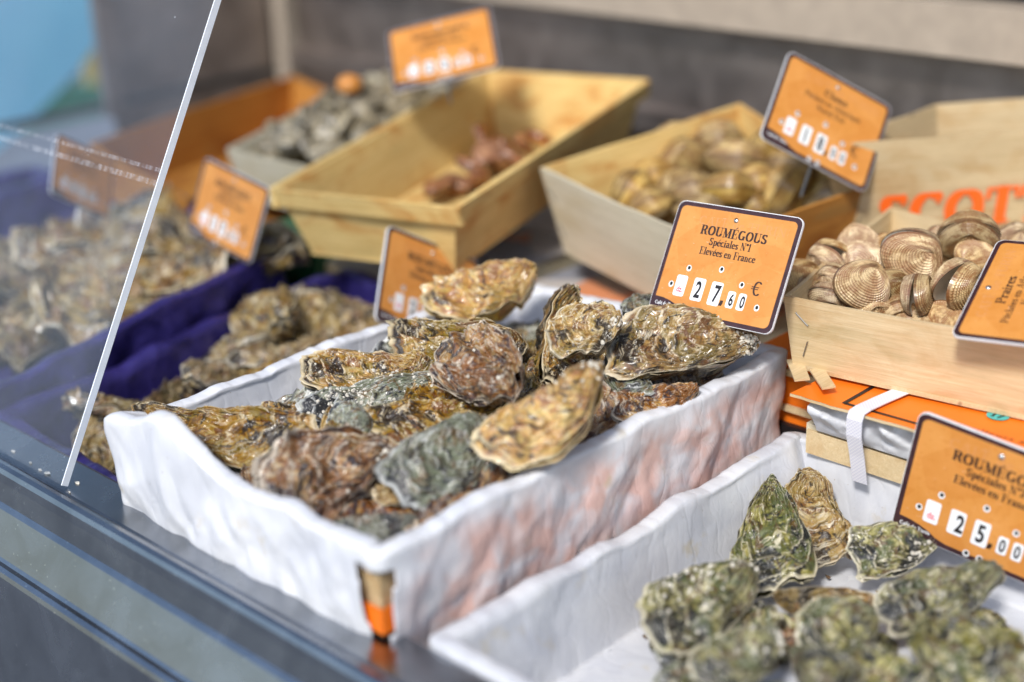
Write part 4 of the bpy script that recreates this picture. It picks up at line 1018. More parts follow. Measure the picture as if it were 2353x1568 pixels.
# the other orange box, between the middle crate and the clam crate
ob = empty('oyster_box', (1.0, .66, -.05), 'orange oyster box with a black corner wedged behind the middle crate', 'box')
mb = MB(); mb.box((1.03, .615, .012), (.100, .035, .030)); mb.build('orange_body', M_LID, ob, False, True)
mb = MB(); mb.box((.9255, .6, -.012), (.003, .03, .006)); mb.build('dark_band', M_INK, ob, False, True)
for k, z_ in enumerate((.004, .034)):
    mb = MB(); a = np.array((.926, .655, z_)); b = np.array((.922, .572, z_ + .002)); mb.hexa([a, b, b + (.003, 0, 0), a + (.003, 0, 0), a + (0, 0, .005), b + (0, 0, .005), b + (.003, 0, .005), a + (.003, 0, .005)]); mb.build('edge_slat', M_WOOD, ob, False, True)

# boxes that carry the back row
def box_thing(name, c, h, label, mat, slat=True, printm=None):
    e = empty(name, (c[0], c[1], c[2] - h[2]), label, 'box'); mb = MB(); mb.box(c, h); mb.build('box_body', mat, e, False, True)
    if printm: mb = MB(); mb.box((c[0], c[1], c[2] + h[2] + .0012), (h[0] + .003, h[1] + .003, .0010)); mb.build('printed_lid', printm, e, False, True)
    if slat: mb = MB(); mb.box((c[0] - h[0] - .0016, c[1], c[2] + h[2] - .007), (.0014, h[1] + .002, .0055)); mb.build('edge_slat', M_WOOD, e, False, True)
    return e
box_thing('oyster_box', (1.055, .845, -.035), (.125, .115, .042), 'closed box with a grey and orange printed lid behind the middle crate', M_WOODW, True, M_PRINT)
box_thing('oyster_box', (1.02, 1.075, -.028), (.105, .085, .042), 'closed box with an orange and grey printed lid under the yellow crate', M_WOODW, True, M_PRINT)
box_thing('oyster_box', (1.26, .82, -.03), (.075, .16, .05), 'plain wooden box hidden under the back row of crates', M_WOODW, False)
box_thing('oyster_box', (1.00, 1.44, -.035), (.085, .17, .05), 'plain box supporting the orange-brown crate at the back left', M_WOODO, False)
box_thing('oyster_box', (1.255, .52, -.02), (.11, .12, .07), 'wooden box carrying the stencilled cream crate', M_WOODW, False)
mb = MB(); gq = empty('green_crate', (.955, 1.22, -.1), 'dark green plastic crate in shadow left of the yellow crate', 'crate')
for c_, h_ in (((.955, 1.20, -.03), (.055, .045, .064)),): mb.box(c_, h_)
mb.build('crate_body', M_GREEN, gq, False, True); mb = MB(); mb.box((.955, 1.20, .036), (.058, .048, .003)); mb.build('crate_rim', M_GREEN, gq, False, True)

# ================================================================== oysters
G1 = 'oysters heaped in the middle paper-lined crate'; G2 = 'oysters in the low paper-lined crate at the lower right'
OY = [
 # hinge px, tip px, z hinge, z tip, width px, label, seed, material, roll, tilt, extras
 ((330, 965), (735, 1018), .050, .055, 150, 'long brown oyster with a pale flaky patch, resting on the paper at the left corner', 21, M_OY1, -.15, .45, dict(thick=.34)),
 ((905, 1035), (610, 1170), .060, .050, 205, 'round rusty brown ruffled oyster near the front left rim of the middle crate', 22, M_OYB, .1, .62, dict(frill=1.9, lump=1.7, barn=30)),
 ((1130, 990), (900, 1150), .068, .052, 175, 'rounded blue-grey oyster between the rusty ruffled one and the big yellow one', 23, M_OYG, .1, .6, dict(thick=.4, beak=.8)),
 ((1388, 846), (1115, 1045), .114, .075, 165, 'big yellow-ochre oyster standing highest at the near rim with its beak up', 24, M_OYY, -.15, .75, dict(thick=.46, beak=.42, lump=1.4, barn=40, curve=-.2)),
 ((1240, 935), (835, 985), .056, .062, 135, 'long olive and cream oyster lying across the middle of the heap', 25, M_OY1, -.1, .5, dict(frill=1.3)),
 ((850, 1000), (765, 940), .062, .070, 78, 'small knobbly pale oyster left of the long olive one', 26, M_OYG, 0., .6, dict(thick=.6, ns=50)),
 ((1045, 880), (672, 965), .062, .052, 105, 'thin oyster crusted with white grit, below the rough dark-patched one', 27, M_OYG, .1, .4, dict(barn=160)),
 ((985, 845), (698, 868), .066, .062, 135, 'brown oyster with barnacle ring at the left back, touching the far paper rim', 28, M_OY1, -.35, .55, dict(frill=1.2, barn=25)),
 ((1215, 800), (893, 772), .078, .080, 132, 'long cream and olive layered oyster at the back of the heap', 29, M_OY1, -.05, .5, dict(frill=1.8, thick=.36, barn=15)),
 ((1240, 640), (982, 712), .086, .070, 135, 'saddle-shaped golden oyster with its beak raised at the back rim', 30, M_OYY, -.35, .6, dict(frill=1.4, curve=-.25, thick=.5)),
 ((1190, 905), (1030, 800), .088, .100, 165, 'rough oyster with blue-black and orange patches and a jagged top edge', 31, M_OYB, .0, .85, dict(frill=2., lump=2., barn=30)),
 ((1292, 664), (1285, 905), .104, .060, 125, 'tall layered oyster standing upright on its end behind the heap', 32, M_OY1, .75, .8, dict(thick=.4, frill=1.3)),
 ((1430, 742), (1262, 785), .110, .104, 118, 'pale buckled oyster with a white ruffled lip, left of the largest one', 33, M_OY3, -.5, .8, dict(frill=2.1, barn=25)),
 ((1745, 786), (1392, 812), .082, .088, 172, 'largest olive-brown oyster with white barnacles in front of the price sign', 34, M_OY1, -.12, .62, dict(frill=1.2, barn=120, thick=.36, beak=.45)),
 ((1600, 900), (1410, 955), .062, .060, 90, 'dark brown oyster tucked under the largest one at the right rim', 35, M_OYB, 0., .5, dict()),
 ((1400, 830), (1470, 925), .070, .062, 90, 'dark grey fluted oyster between the yellow one and the largest one', 36, M_OYG, 0., .6, dict()),
 ((960, 1195), (760, 1225), .040, .040, 80, 'dark wet oyster lowest at the front corner of the middle crate', 37, M_OYG, 0., .35, dict()),
 ((950, 1150), (870, 1105), .042, .050, 95, 'small beige oyster peeping out under the blue-grey one', 38, M_OY3, 0., .5, dict(ns=50)),
 ((1500, 690), (1440, 730), .085, .085, 70, 'oyster with a violet-white lip seen behind the largest one', 39, M_OYG, 0., .7, dict(ns=50)),
 ((700, 1010), (640, 930), .045, .045, 110, 'shadowed oyster under the long brown one at the left', 40, M_OY1, 0., .2, dict(ns=40)),
 ((560, 1110), (800, 1150), .030, .030, 150, 'dark oyster at the bottom between the left corner and the rusty ruffled one', 41, M_OYB, 0., .2, dict(ns=40)),
 ((1100, 1130), (1250, 1080), .034, .034, 130, 'dark oyster at the bottom beneath the big yellow one', 42, M_OYG, 0., .2, dict(ns=40)),
 ((1180, 930), (1330, 860), .040, .050, 150, 'dark oyster deep in the heap behind the big yellow one', 43, M_OYB, 0., .2, dict(ns=40)),
 ((1500, 850), (1650, 880), .045, .045, 140, 'dark oyster deep in the heap beneath the largest one', 44, M_OYB, 0., .2, dict(ns=40)),
 ((900, 830), (1020, 760), .050, .060, 130, 'shadowed oyster under the cream layered one at the back', 45, M_OY1, 0., .2, dict(ns=40)),
]
FILL = []
_fr = random.Random(12)
_spots = ['left end', 'left middle', 'centre', 'right middle', 'right end']; _rows = ['near the front rim', 'in the middle row', 'near the far rim']
for ix in range(6):
    for iy in range(3):
        x = .566 + ix * .057 + _fr.uniform(-.01, .01); y = .668 + iy * .076 + _fr.uniform(-.01, .01); a = _fr.uniform(0, 3.14); z = .020 + .022 * math.sin(math.pi * (ix + .5) / 6) + .010 * (iy == 1) + _fr.uniform(0, .006)
        FILL.append((x, y, z, a, 'buried oyster in the bottom layer of the middle crate, %s of the %s row' % (('first', 'second', 'third', 'fourth', 'fifth', 'sixth')[ix], ('near', 'middle', 'far')[iy])))
fk = []
for k, m_ in enumerate((M_OYB, M_OY1, M_OYG)):
    e = empty('oyster', (0, 0, -5), 'x', 'oyster'); a_, b_ = make_oyster(800 + k, .105, .072, ns=36, ntt=90, frill=1.3)
    mesh_obj('upper_shell', a_[0], a_[1], m_, e, True, a_[2]); mesh_obj('lower_shell', b_[0], b_[1], m_, e, True, b_[2]); fk.append(e)
for k, (x, y, z, a, lb) in enumerate(FILL):
    o = fk[k] if k < 3 else copy_tree(fk[k % 3]); o.location = (x, y, z); o.rotation_euler = Euler((_fr.uniform(-.25, .25), _fr.uniform(-.25, .25), a)); tag(o, lb, 'oyster', G1)
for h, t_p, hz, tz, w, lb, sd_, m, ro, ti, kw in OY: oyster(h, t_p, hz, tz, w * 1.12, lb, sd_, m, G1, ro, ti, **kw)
OY2 = [
 ((1769, 1119), (1757, 1368), -.012, -.044, 158, 'pointed green-grey oyster upright against the far paper wall of the low crate', 61, M_OY2, 0., .45, dict(frill=1.1, thick=.3, beak=.5)),
 ((1857, 1096), (1893, 1302), -.012, -.044, 160, 'cream-banded brown oyster right of the pointed upright one', 62, M_OY3, 0., .45, dict(frill=1.3, beak=.6, curve=.15)),
 ((2167, 1226), (1938, 1288), -.018, -.034, 122, 'dark mottled oyster with its beak touching the price sign', 63, M_OY2, .1, .5, dict(lump=1.5, barn=20)),
 ((2300, 1312), (2018, 1432), -.012, -.028, 130, 'yellow-green oyster with its beak over the lower edge of the sign', 64, M_OY2, 0., .5, dict(frill=1.3, lump=1.4)),
 ((1732, 1322), (1500, 1478), -.018, -.022, 175, 'big dark olive oyster at the left of the low crate', 65, M_OY2, -.1, .5, dict(frill=1.2, barn=60, thick=.36)),
 ((1640, 1490), (1765, 1395), -.040, -.032, 125, 'olive oyster with a wavy cream lip under the big dark one', 66, M_OY2, .35, .4, dict(frill=1.5)),
 ((1775, 1385), (2000, 1400), -.030, -.038, 75, 'ruffled golden edge of an oyster behind the round green one', 67, M_OY3, -.5, .5, dict(frill=2.2, curve=.3)),
 ((2012, 1420), (1836, 1478), -.016, -.022, 135, 'round dark green oyster with a pale rim in the middle of the low heap', 68, M_OY2, 0., .55, dict(beak=.8, frill=1.2)),
 ((1795, 1465), (1610, 1570), -.012, -.018, 140, 'white-green crusty oyster cut by the lower frame edge', 69, M_OY2, 0., .5, dict(lump=1.6, barn=60)),
 ((1660, 1500), (1525, 1600), -.038, -.040, 120, 'dark shadowed oyster at the lower left of the low heap', 70, M_OYG, 0., .4, dict()),
 ((2110, 1450), (2330, 1550), -.018, -.018, 180, 'broad dark and white mottled oyster at the lower right', 71, M_OY2, 0., .5, dict(lump=1.5, beak=.8)),
 ((1960, 1500), (2110, 1590), -.026, -.03, 130, 'dark olive oyster between the crusty one and the broad mottled one', 72, M_OY2, 0., .4, dict()),
 ((1830, 1500), (1960, 1600), -.018, -.020, 120, 'dark olive oyster at the lower frame edge under the round green one', 73, M_OY2, 0., .4, dict()),
 ((2310, 1480), (2420, 1640), -.012, -.016, 120, 'grey-green oyster in the extreme lower right corner', 74, M_OY2, 0., .5, dict()),
 ((1760, 1600), (1900, 1700), -.01, -.01, 150, 'olive oyster lying just past the lower edge of the picture', 75, M_OY2, 0., .4, dict(ns=40)),
 ((2050, 1620), (2250, 1700), -.01, -.01, 160, 'dark oyster lying past the lower edge near the right corner', 76, M_OYG, 0., .4, dict(ns=40)),
 ((1580, 1560), (1650, 1700), -.03, -.03, 130, 'dark oyster past the lower edge beside the paper wall', 77, M_OY2, 0., .4, dict(ns=40)),
 ((1880, 1440), (1740, 1500), -.046, -.046, 120, 'shadowed oyster deep under the round green one', 78, M_OYB, 0., .2, dict(ns=40)),
]
OY2 += [((1520, 1420), (1640, 1540), -.046, -.046, 150, 'shadowed oyster under the big dark olive one', 79, M_OYG, 0., .2, dict(ns=40)),
 ((2050, 1480), (1900, 1540), -.046, -.046, 150, 'shadowed oyster under the dark olive one at the lower edge', 80, M_OY2, 0., .2, dict(ns=40)),
 ((2150, 1430), (2300, 1480), -.046, -.046, 150, 'shadowed oyster under the broad mottled one', 81, M_OY2, 0., .2, dict(ns=40)),
 ((1700, 1430), (1840, 1490), -.044, -.044, 140, 'shadowed oyster between the olive one and the round green one', 82, M_OY2, 0., .2, dict(ns=40))]
for h, t_p, hz, tz, w, lb, sd_, m, ro, ti, kw in OY2: oyster(h, t_p, hz, tz, w * 1.17, lb, sd_, m, G2, ro, ti, **kw)

# blurred oysters at the left: a few kinds, copied
rr_ = random.Random(5)
kinds = []
for k, m in enumerate((M_OY3, M_OY1, M_OY3, M_OY3, M_OY1)):
    e = empty('oyster', (0, 0, -5), 'x', 'oyster'); a, b = make_oyster(200 + k, .105, .066, ns=40, ntt=96, frill=1.3, lump=1.1, mat=m)
    mesh_obj('upper_shell', a[0], a[1], m, e, True, a[2]); mesh_obj('lower_shell', b[0], b[1], m, e, True, b[2]); kinds.append(e)
def put(kind, px, py, z, ang, ti, label, group, sc=1., first=False):
    o = kind if first else copy_tree(kind)
    p = at(px, py, z); o.location = tuple(p); o.scale = (sc, sc, sc)
    o.rotation_euler = Euler((ti + rr_.uniform(-.25, .25), rr_.uniform(-.45, .45), ang)); tag(o, label, 'oyster', group); return o
GJ2 = 'oysters in the near violet-lined crate'; GJ1 = 'pale oysters in the far violet-lined crate'
used = set()
def place(kind_i, *a, **kw):
    f = kind_i not in used; used.add(kind_i); return put(kinds[kind_i], *a, first=f, **kw)
LJ2 = [
 (0, 625, 695, .030, 1.2, -.5, 'smooth pale yellow oyster lying highest against the violet rim', 1.05), (3, 560, 775, .008, 2.4, .0, 'golden oyster end poking out below the violet rim', .85),
 (3, 500, 855, .000, .3, .1, 'yellow-tinted oyster above the left part of the white paper rim', .85), (1, 235, 925, -.012, 1.8, .7, 'brown oyster standing close behind the edge of the clear screen', .9),
 (1, 395, 925, -.022, .4, .2, 'rounded brown oyster low beside the white paper corner', .9), (2, 720, 745, .010, .9, .1, 'mottled oyster right of the pale yellow one', .95),
 (4, 790, 700, .008, 2., .1, 'mottled oyster by the black stem of the orange sign', .9), (2, 650, 800, .004, 2.8, .1, 'grey mottled oyster near the paper rim, below the pale yellow one', .95),
 (4, 800, 770, .002, .1, .0, 'tan oyster half hidden by the back left paper rim', .85), (1, 590, 860, -.006, 1.3, .1, 'dark tan oyster half hidden by the far paper rim', .85),
 (2, 225, 1010, -.030, .7, .2, 'dark oyster low down beside the steel edge', .85), (1, 255, 1050, -.045, 2.2, .0, 'small dark oyster at the bottom by the steel edge', .6)]
for k, px, py, z, an, ti, lb, sc in LJ2: place(k, px, py + 14, z - .006, an, ti, lb, GJ2, sc=sc * 1.0)
LJ1 = [(380, 620, 'tan oyster on the crest of the far heap, right of the screen edge'), (505, 615, 'ruffled pale oyster on the right of the far heap, under the leaning sign'), (440, 665, 'pale frilled oyster in the middle of the far heap'),
 (370, 700, 'cream oyster low on the far heap beside the screen edge'), (330, 570, 'tan oyster at the top of the far heap, cut by the screen edge'), (440, 575, 'brown oyster at the top of the far heap, left of the leaning sign'),
 (560, 640, 'small tan oyster at the right end of the far heap'), (240, 590, 'pale oyster behind the screen near its edge'), (180, 640, 'large grey-tan oyster in the middle of the heap behind the screen'),
 (90, 690, 'pale frilled oyster behind the screen, left middle'), (20, 640, 'whitish oyster at the left frame edge behind the screen'), (210, 730, 'brown-centred oyster behind the screen above the violet band'),
 (110, 780, 'grey-tan oyster low behind the screen above the violet band'), (20, 790, 'pale oyster in the left frame edge above the violet band'), (290, 690, 'cream oyster seen right through the edge of the screen'), (300, 640, 'dark gap oyster behind the screen edge'),
 (20, 720, 'grey oyster low at the left frame edge behind the screen'), (120, 600, 'tan oyster at the top left of the heap behind the screen')]
for k, (px, py, lb) in enumerate(LJ1): place((k * 2) % 5, px, py - 32, .030 - .00008 * (py - 600) - (.02 if px < 150 else 0), rr_.uniform(0, 6.2), rr_.uniform(-.3, .3), lb, GJ1, sc=rr_.uniform(1.2, 1.5))
for k, e in enumerate(kinds):
    if k not in used: 
        for ch in e.children: bpy.data.objects.remove(ch)
        bpy.data.objects.remove(e)

# ================================================================== ribbed clams in the front crate
GP = 'ribbed clams in the front pale crate'
def cam_rot(px, py, z, yaw, pitch, roll):
    """clam frame: its flat outline faces the viewer, then turned by yaw (about its up), pitch and roll (in the picture plane)"""
    p = at(px, py, z); v = nrm(CAM - p); x = nrm(np.cross((0, 0, 1.), v)); y = np.cross(v, x)
    B = Matrix(np.array([x, y, v]).T.tolist())
    return p, (B @ Euler((pitch, yaw, roll), 'ZYX').to_matrix()) if False else (B @ Matrix.Rotation(roll, 3, 'Z') @ Matrix.Rotation(yaw, 3, 'Y') @ Matrix.Rotation(pitch, 3, 'X'))
PR = [ # px, py, z, radius px, yaw, pitch, roll, gape, radial, ribs, label
 (1836, 645, .104, 52, .2, -.2, -.7, 0, .012, 18, 'brown ribbed clam half hidden by the right edge of the main price sign'),
 (1905, 602, .112, 52, -.9, .3, .5, .35, 0, 16, 'gaping cream clam turned on edge near the left wall of the crate'),
 (1970, 562, .116, 46, .3, -.5, .3, 0, .010, 20, 'pale rounded clam furthest back in the left corner'),
 (1985, 600, .116, 50, .4, .4, 2.6, 0, .018, 15, 'pinkish checkered clam behind the large dark-rayed one'),
 (1917, 650, .108, 44, -.7, .3, .4, .22, 0, 18, 'narrow clam on edge at the left of the large dark-rayed one'),
 (1982, 655, .118, 60, .25, -.1, -.45, .04, .006, 19, 'large dark-rayed clam facing forward in the middle of the crate'),
 (2042, 668, .108, 52, .5, .0, -.6, 0, 0, 22, 'yellowish clam half hidden behind the large dark-rayed one'),
 (2098, 592, .126, 68, .35, .35, -.75, .22, .004, 20, 'largest whitish ribbed clam, slightly gaping, at the centre back'),
 (2226, 545, .130, 62, .0, .9, .05, .42, .008, 18, 'gaping clam lying highest by the back wall of the crate'),
 (2240, 590, .122, 46, .5, .5, 2.7, 0, .03, 20, 'small beaded clam under the highest gaping one, beside the right sign'),
 (2108, 680, .112, 50, 1.35, .0, .1, .2, .006, 18, 'dark clam standing on edge with a slit in its shell'),
 (2200, 655, .120, 60, 1.15, .1, -.35, .40, .020, 17, 'widely gaping checkered clam left of the right sign'),
 (1908, 690, .100, 46, .3, 1.0, -.5, .12, .020, 17, 'small checkered clam touching the near wall at the left'),
 (2004, 712, .098, 48, .2, .9, .35, .14, .040, 13, 'spiky coarse-ribbed clam at the near wall of the crate'),
 (2098, 742, .092, 44, .2, .8, 2.9, 0, .010, 20, 'brown clam lying low against the near wall'),
 (2172, 728, .098, 38, .1, -.1, 2.8, 0, 0, 24, 'round pinkish clam with fine rings by the corner of the right sign'),
 (2035, 575, .110, 40, .2, .2, .2, 0, .006, 18, 'tan clam behind the largest whitish one'),
 (2150, 700, .088, 44, .3, .6, 1., 0, .006, 18, 'shadowed clam low between the slit one and the round one'),
 (2180, 760, .086, 40, .3, .9, 1.5, 0, .006, 18, 'clam lowest in front of the round pinkish one'),
 (2290, 640, .100, 50, .2, .6, 1., 0, .006, 18, 'clam tucked under the right price sign'),
 (2330, 560, .108, 50, .3, .3, 0., 0, .006, 18, 'clam behind the right price sign by the back wall'),
 (2060, 640, .094, 50, .3, .6, 1.4, 0, .006, 18, 'shadowed clam beneath the largest whitish one'),
 (1870, 668, .100, 42, .3, .8, .9, 0, .010, 18, 'small tan clam between the left edge one and the checkered one'),
 (1960, 716, .094, 38, .4, .7, 1.8, 0, .012, 16, 'small brown clam between the checkered one and the spiky one'),
 (2062, 720, .096, 42, .2, .9, .2, 0, .010, 18, 'tan clam beside the spiky one at the near wall'),
 (2140, 640, .110, 44, .4, .3, 2.2, 0, .010, 18, 'cream clam above the slit one, under the largest one'),
 (2165, 560, .118, 44, .3, .3, .6, 0, .010, 18, 'tan clam between the two highest ones at the back wall'),
 (1950, 700, .086, 44, .3, .6, 2., 0, .006, 18, 'shadowed clam in the near left corner of the crate'),
]
for k, (px, py, z, rp, ya, pi_, ro, ga, ra, rb, lb) in enumerate(PR):
    p, B = cam_rot(px, py, z, ya, pi_, ro); dep = -(R.T @ (p - CAM))[2]
    B2 = B.to_euler()
    r_ = rp / FPX * dep * 1.02
    o = clam(p, r_, lb, 300 + k, M_PRAIRE, GP, B2, ribs=rb * .9, gape=ga, rib_amp=.06, radial=max(ra, .010), ns=150, ntt=240, bulge=.60)

# smooth clams in the middle back crate
GC = 'smooth clams in the pale crate behind the main price sign'
CL = [(1562, 446, .100, 64, .4, .3, .9, 'ochre clam half hidden by the top left corner of the main sign'), (1673, 437, .112, 66, .2, 1.1, .0, 'cream-topped clam just above the main sign'), (1805, 434, .110, 70, .1, 1.0, .9, 'brown clam tilted on edge at the right of the heap'),
 (1572, 375, .118, 62, .3, .4, .3, 'brownish clam at the left of the smooth heap'), (1690, 372, .126, 72, .2, 1.0, -.15, 'yellow-green streaked clam in the centre of the smooth heap'), (1775, 352, .132, 66, .3, .5, .2, 'orange-tinted clam near the foot of the leaning back sign'),
 (1650, 322, .134, 60, .2, .9, 0., 'clam furthest back in the smooth heap'), (1878, 415, .108, 56, .5, .3, .5, 'clam against the stencilled crate'), (1500, 368, .116, 50, .3, .4, .2, 'whitish clam at the left end of the smooth heap'),
 (1590, 440, .108, 60, .2, .9, .1, 'grey and cream clam in the near row of the smooth heap'), (1450, 445, .104, 62, .4, .9, .9, 'dull ochre clam low at the left of the smooth heap'), (1730, 480, .092, 60, .3, .9, .5, 'clam just showing over the top edge of the main sign'),
 (1860, 355, .122, 60, .3, .5, .2, 'brown clam under the leaning back sign'), (1620, 395, .100, 62, .3, .7, .2, 'shadowed clam deep in the smooth heap'), (1760, 400, .100, 62, .3, .7, .2, 'shadowed clam deep under the orange-tinted one'), (1700, 345, .104, 60, .2, .5, .1, 'shadowed clam deep at the back of the heap'), (1500, 410, .106, 60, .2, .9, .1, 'clam low at the left wall, beside the whitish one'), (1492, 478, .100, 60, .3, .9, .4, 'dark olive clam in the near left corner of the smooth heap'), (1612, 492, .098, 62, .2, .9, -.2, 'tan clam in the nearest row just left of the main sign rivet'), (1905, 455, .104, 56, .3, .8, .3, 'greenish clam in the right corner by the stencilled crate'), (1822, 385, .122, 60, .2, .9, -.3, 'cream clam right of the orange-tinted one'), (1545, 325, .126, 56, .2, .9, .3, 'small dark clam at the far left of the smooth heap'), (1735, 425, .112, 62, .2, .9, .2, 'tan clam between the cream-topped one and the tilted brown one'), (1850, 480, .088, 58, .2, .5, .1, 'clam low in the right corner of the smooth heap'), (1560, 500, .080, 60, .2, .5, .1, 'clam hidden behind the main sign'), (1660, 510, .082, 60, .2, .5, .1, 'clam hidden low behind the main sign')]
ck = []
for k in range(4):
    e = empty('smooth_clam', (0, 0, -5), 'x', 'clam'); (a, b), _ = make_clam(500 + k, 1., ribs=14, rib_amp=.012, elong=1.14, bulge=.64, ns=70, ntt=72, dp=1.0)
    mesh_obj('upper_shell', a[0], a[1], M_CLAM, e, True, a[2]); mesh_obj('lower_shell', b[0], b[1], M_CLAM, e, True, b[2]); ck.append(e)
for k, (px, py, z, rp, ya, pi_, ro, lb) in enumerate(CL):
    pi_ = pi_ + .35 if pi_ > .6 else pi_ - .1; p, B = cam_rot(px, py, z, ya, pi_, ro); dep = -(R.T @ (p - CAM))[2]; rp = rp * 1.06
    o = ck[k] if k < 4 else copy_tree(ck[k % 4]); s_ = rp / FPX * dep * .92; o.location = tuple(p); o.rotation_euler = B.to_euler(); o.scale = (s_, s_, s_); tag(o, lb, 'clam', GC)

# small grey shells heaped in the back crate
sk = []
for k in range(3):
    e = empty('small_shell', (0, 0, -5), 'x', 'shell'); (a, b), _ = make_clam(600 + k, 1., ribs=12, rib_amp=.02, elong=1.2, bulge=.45, ns=24, ntt=30)
    mesh_obj('upper_shell', a[0], a[1], M_SMALL, e, True, a[2]); mesh_obj('lower_shell', b[0], b[1], M_SMALL, e, True, b[2]); sk.append(e)
b0_, b1_, b2_, b3_ = [np.array(p) for p in CB]
for k in range(110):
    u, v = rr_.uniform(.06, .94), rr_.uniform(.06, .94)
    p = b3_ * (1 - u) * (1 - v) + b0_ * u * (1 - v) + b1_ * u * v + b2_ * (1 - u) * v
    hgt = -.030 + .050 * math.sin(math.pi * u) ** .6 * math.sin(math.pi * min(1, v * .9 + .08)) ** .5; p = p + np.array([0, 0, hgt + rr_.uniform(-.012, .004)])
    o = sk[k] if k < 3 else copy_tree(sk[k % 3]); s_ = rr_.uniform(.012, .018); o.location = tuple(p); o.scale = (s_, s_, s_)
    o.rotation_euler = Euler((rr_.uniform(-1, 1), rr_.uniform(-1, 1), rr_.uniform(0, 6))); tag(o, 'small blurred grey shell in the heap of the back left crate', 'shell', 'small grey shells heaped in the back crate')
mb = MB(); p = at(803, 195, .155); P = []
P = [p + .015 * np.array([math.cos(t) * math.sqrt(1.001 - s_ * s_), math.sin(t) * math.sqrt(1.001 - s_ * s_), s_ * .8]) for s_ in np.linspace(-1, 1, 9) for t in np.linspace(0, 2 * math.pi, 12, endpoint=False)]
F = [[j * 12 + i, j * 12 + (i + 1) % 12, (j + 1) * 12 + (i + 1) % 12, (j + 1) * 12 + i] for j in range(8) for i in range(12)]
tag(mesh_obj('orange_tag', P, F, M_ORANGE), 'small blurred orange tag on the far side of the grey shell heap', 'tag')

# reddish brown shells in the yellow crate
M_REDSH = clam_mat("reddish brown shell", (.34, .11, .035), (.52, .26, .11), (.13, .035, .015), (.06, .02, .012))
bk = []
for k in range(3):
    e = empty('brown_shell', (0, 0, -5), 'x', 'shell'); (a, b), _ = make_clam(700 + k, 1., ribs=9, rib_amp=.02, elong=1.5, bulge=.5, ns=40, ntt=50)
    mesh_obj('upper_shell', a[0], a[1], M_REDSH, e, True, a[2]); mesh_obj('lower_shell', b[0], b[1], M_REDSH, e, True, b[2]); bk.append(e)
BR = [(1108, 312, .120, 30, .9, 'reddish brown shell standing upright at the top of the heap in the yellow crate'), (1118, 352, .108, 34, .3, 'dark reddish shell under the upright one in the yellow crate'), (1085, 385, .098, 32, 2.0, 'pinkish brown shell low on the left slope of the yellow crate heap'),
 (1010, 428, .088, 36, .2, 'dark brown shell lying alone at the near corner of the yellow crate'), (1045, 420, .086, 30, 1.6, 'small brown shell beside the dark one at the near corner'), (1205, 335, .108, 34, .5, 'pinkish shell at the right end of the heap in the yellow crate'),
 (1180, 362, .100, 32, 2.5, 'brown shell against the right wall of the yellow crate'), (1145, 375, .096, 34, 1.1, 'brown shell in the middle of the yellow crate heap'), (1240, 318, .110, 28, 2.2, 'small dark shell furthest right in the yellow crate'), (1100, 415, .086, 32, .7, 'brown shell low between the heap and the near corner'), (1155, 335, .104, 26, 1.9, 'small orange-brown shell behind the heap in the yellow crate')]
for k, (px, py, z, rp_, an, lb) in enumerate(BR):
    p = at(px, py, z); o = bk[k] if k < 3 else copy_tree(bk[k % 3]); s_ = rp_ / FPX * 1.5; o.location = tuple(p); o.scale = (s_, s_, s_)
    o.rotation_euler = Euler((rr_.uniform(-.5, .9) + (1.1 if k == 0 else 0), rr_.uniform(-.6, .6), an)); tag(o, lb, 'shell', 'reddish brown shells in the yellow crate')

# ================================================================== price signs
RO = lambda last: [('ROUMÉGOUS', -.262, .272, .232, .0070, .23), ('Spéciales N°' + last, -.168, .170, .148, .0056, .20), ('Elevées en France', -.222, .228, .060, .0056, .20)]
sign((.8673, .6273, .1365), (.026, -.999, .045), (.518, .052, .854), 'scratched orange sign reading Spéciales N°1 at 27,60 behind the largest oyster', RO('1'), ['dz.', '2', '7', '6', '0'], (0, 0, .012, .006, .008))
sign(CAM + (np.array((.788, .3677, .0595)) - CAM) * 1.09, (.158, -.973, -.169), (-.018, -.174, .985), 'orange sign reading Spéciales N°2 at 25,00 in the low paper-lined crate', RO('2'), ['dz.', '2', '5', '0', '0'], (0, .018, 0, 0, 0), 1.09)
PRL = [('Praires', -.15, .13, .215, .0066, .19), ('Pêchées en Atlantique', -.33, .34, .13, .0050, .15), ('Nord Est', -.14, .14, .045, .0050, .15)]
GL['k'] = GL['h']
sign((.9396, .4176, .1418), (.918, .191, .348), (-.18, .982, -.062), 'orange sign laid sideways over the ribbed clams at the right frame edge', PRL, ['dz.', '1', '2', '5', '0'])
BLK = lambda: [('Clams', -.10, .12, .24, .0062, .19), ('Pêchées en Atlantique', -.26, .27, .15, .0048, .15), ('Nord Est', -.13, .14, .062, .0048, .15)]
sign((1.1214, .7059, .1845), (.655, -.565, -.501), (.676, .143, .723), 'tilted orange sign standing in the crate of smooth clams under the pale rail', BLK(), ['dz.', '1', '8', '0', '0'])
sign((1.0544, 1.1187, .2134), (.67, -.711, .213), (.519, .654, .55), 'blurred orange sign tilted high at the back above the yellow crate', RO('3'), ['dz.', '2', '0', '0', '0'])
sign(CAM + (np.array((.943, 1.3598, .0257)) - CAM) * .86, (.05, -.982, -.181), (.301, -.158, .94), 'blurred orange sign leaning in the far heap of pale oysters, right of the screen edge', RO('3'), ['dz.', '1', '7', '0', '0'], sc=.86)
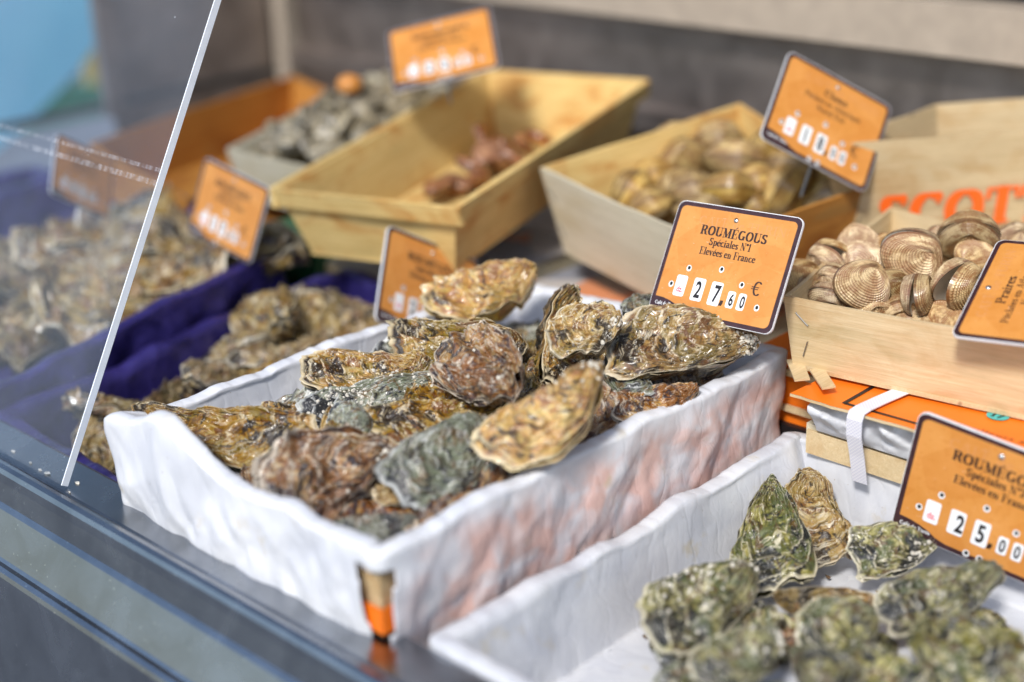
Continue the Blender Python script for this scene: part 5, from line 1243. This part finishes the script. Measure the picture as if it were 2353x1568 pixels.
p6 = CAM + (np.array((1.0351, 1.8273, -.0351)) - CAM) * .74
sign(p6, (.824, .129, -.552), (.47, .389, .792), 'blurred orange sign seen through the clear screen', RO('3'), ['dz.', '2', '1', '0', '0'], sc=.74)
sign((.8669, .9532, .0443), (.852, -.153, -.5), (.522, .312, .794), 'blurred orange sign on a black stem behind the far paper rim of the middle crate', RO('3'), ['dz.', '2', '4', '0', '0'])

# bits of shell on the steel edge
cr_ = random.Random(3)
for k, (px, py) in enumerate([(108, 1086), (92, 1078), (178, 1108), (70, 1062), (330, 1165), (160, 1130), (30, 1035)]):
    p = at(px, py, .0012); P = []; m = 6; rr = cr_.uniform(.0006, .0016) * (2.2 if k == 0 else 1)
    for h in (0, .0008):
        for i in range(m): a = 2 * math.pi * i / m; e_ = cr_.uniform(.6, 1.2); P.append(p + np.array([math.cos(a) * rr * e_, math.sin(a) * rr * 2 * e_, h - .001]))
    mb = MB(); mb.add(P, [list(range(m))[::-1], list(range(m, 2 * m))] + [[i, (i + 1) % m, m + (i + 1) % m, m + i] for i in range(m)])
    tag(mb.build('shell_chip', M_BARN), 'tiny pale chip of shell lying on the dark steel edge', 'chip', 'tiny shell chips on the steel edge')

M_GRIT = plain("brown shell grit", (.14, .09, .05), .5, var=.5, scale=500)
for k in range(22):
    px, py = cr_.uniform(1900, 2330), cr_.uniform(1290, 1560)
    if k < 8: px, py = cr_.uniform(1440, 1560), cr_.uniform(1290, 1500)
    p = at(px, py, -.0605); m = 5; rr = cr_.uniform(.0006, .0019); P = []
    for h in (0, .0012):
        for i in range(m): a = 2 * math.pi * i / m; e_ = cr_.uniform(.5, 1.3); P.append(p + np.array([math.cos(a) * rr * e_, math.sin(a) * rr * 1.7 * e_, h + .0005]))
    mb = MB(); mb.add(P, [list(range(m))[::-1], list(range(m, 2 * m))] + [[i, (i + 1) % m, m + (i + 1) % m, m + i] for i in range(m)])
    tag(mb.build('shell_chip', M_GRIT), 'tiny brown crumb of shell lying on the white paper of the low crate', 'chip', 'brown crumbs on the paper of the low crate')
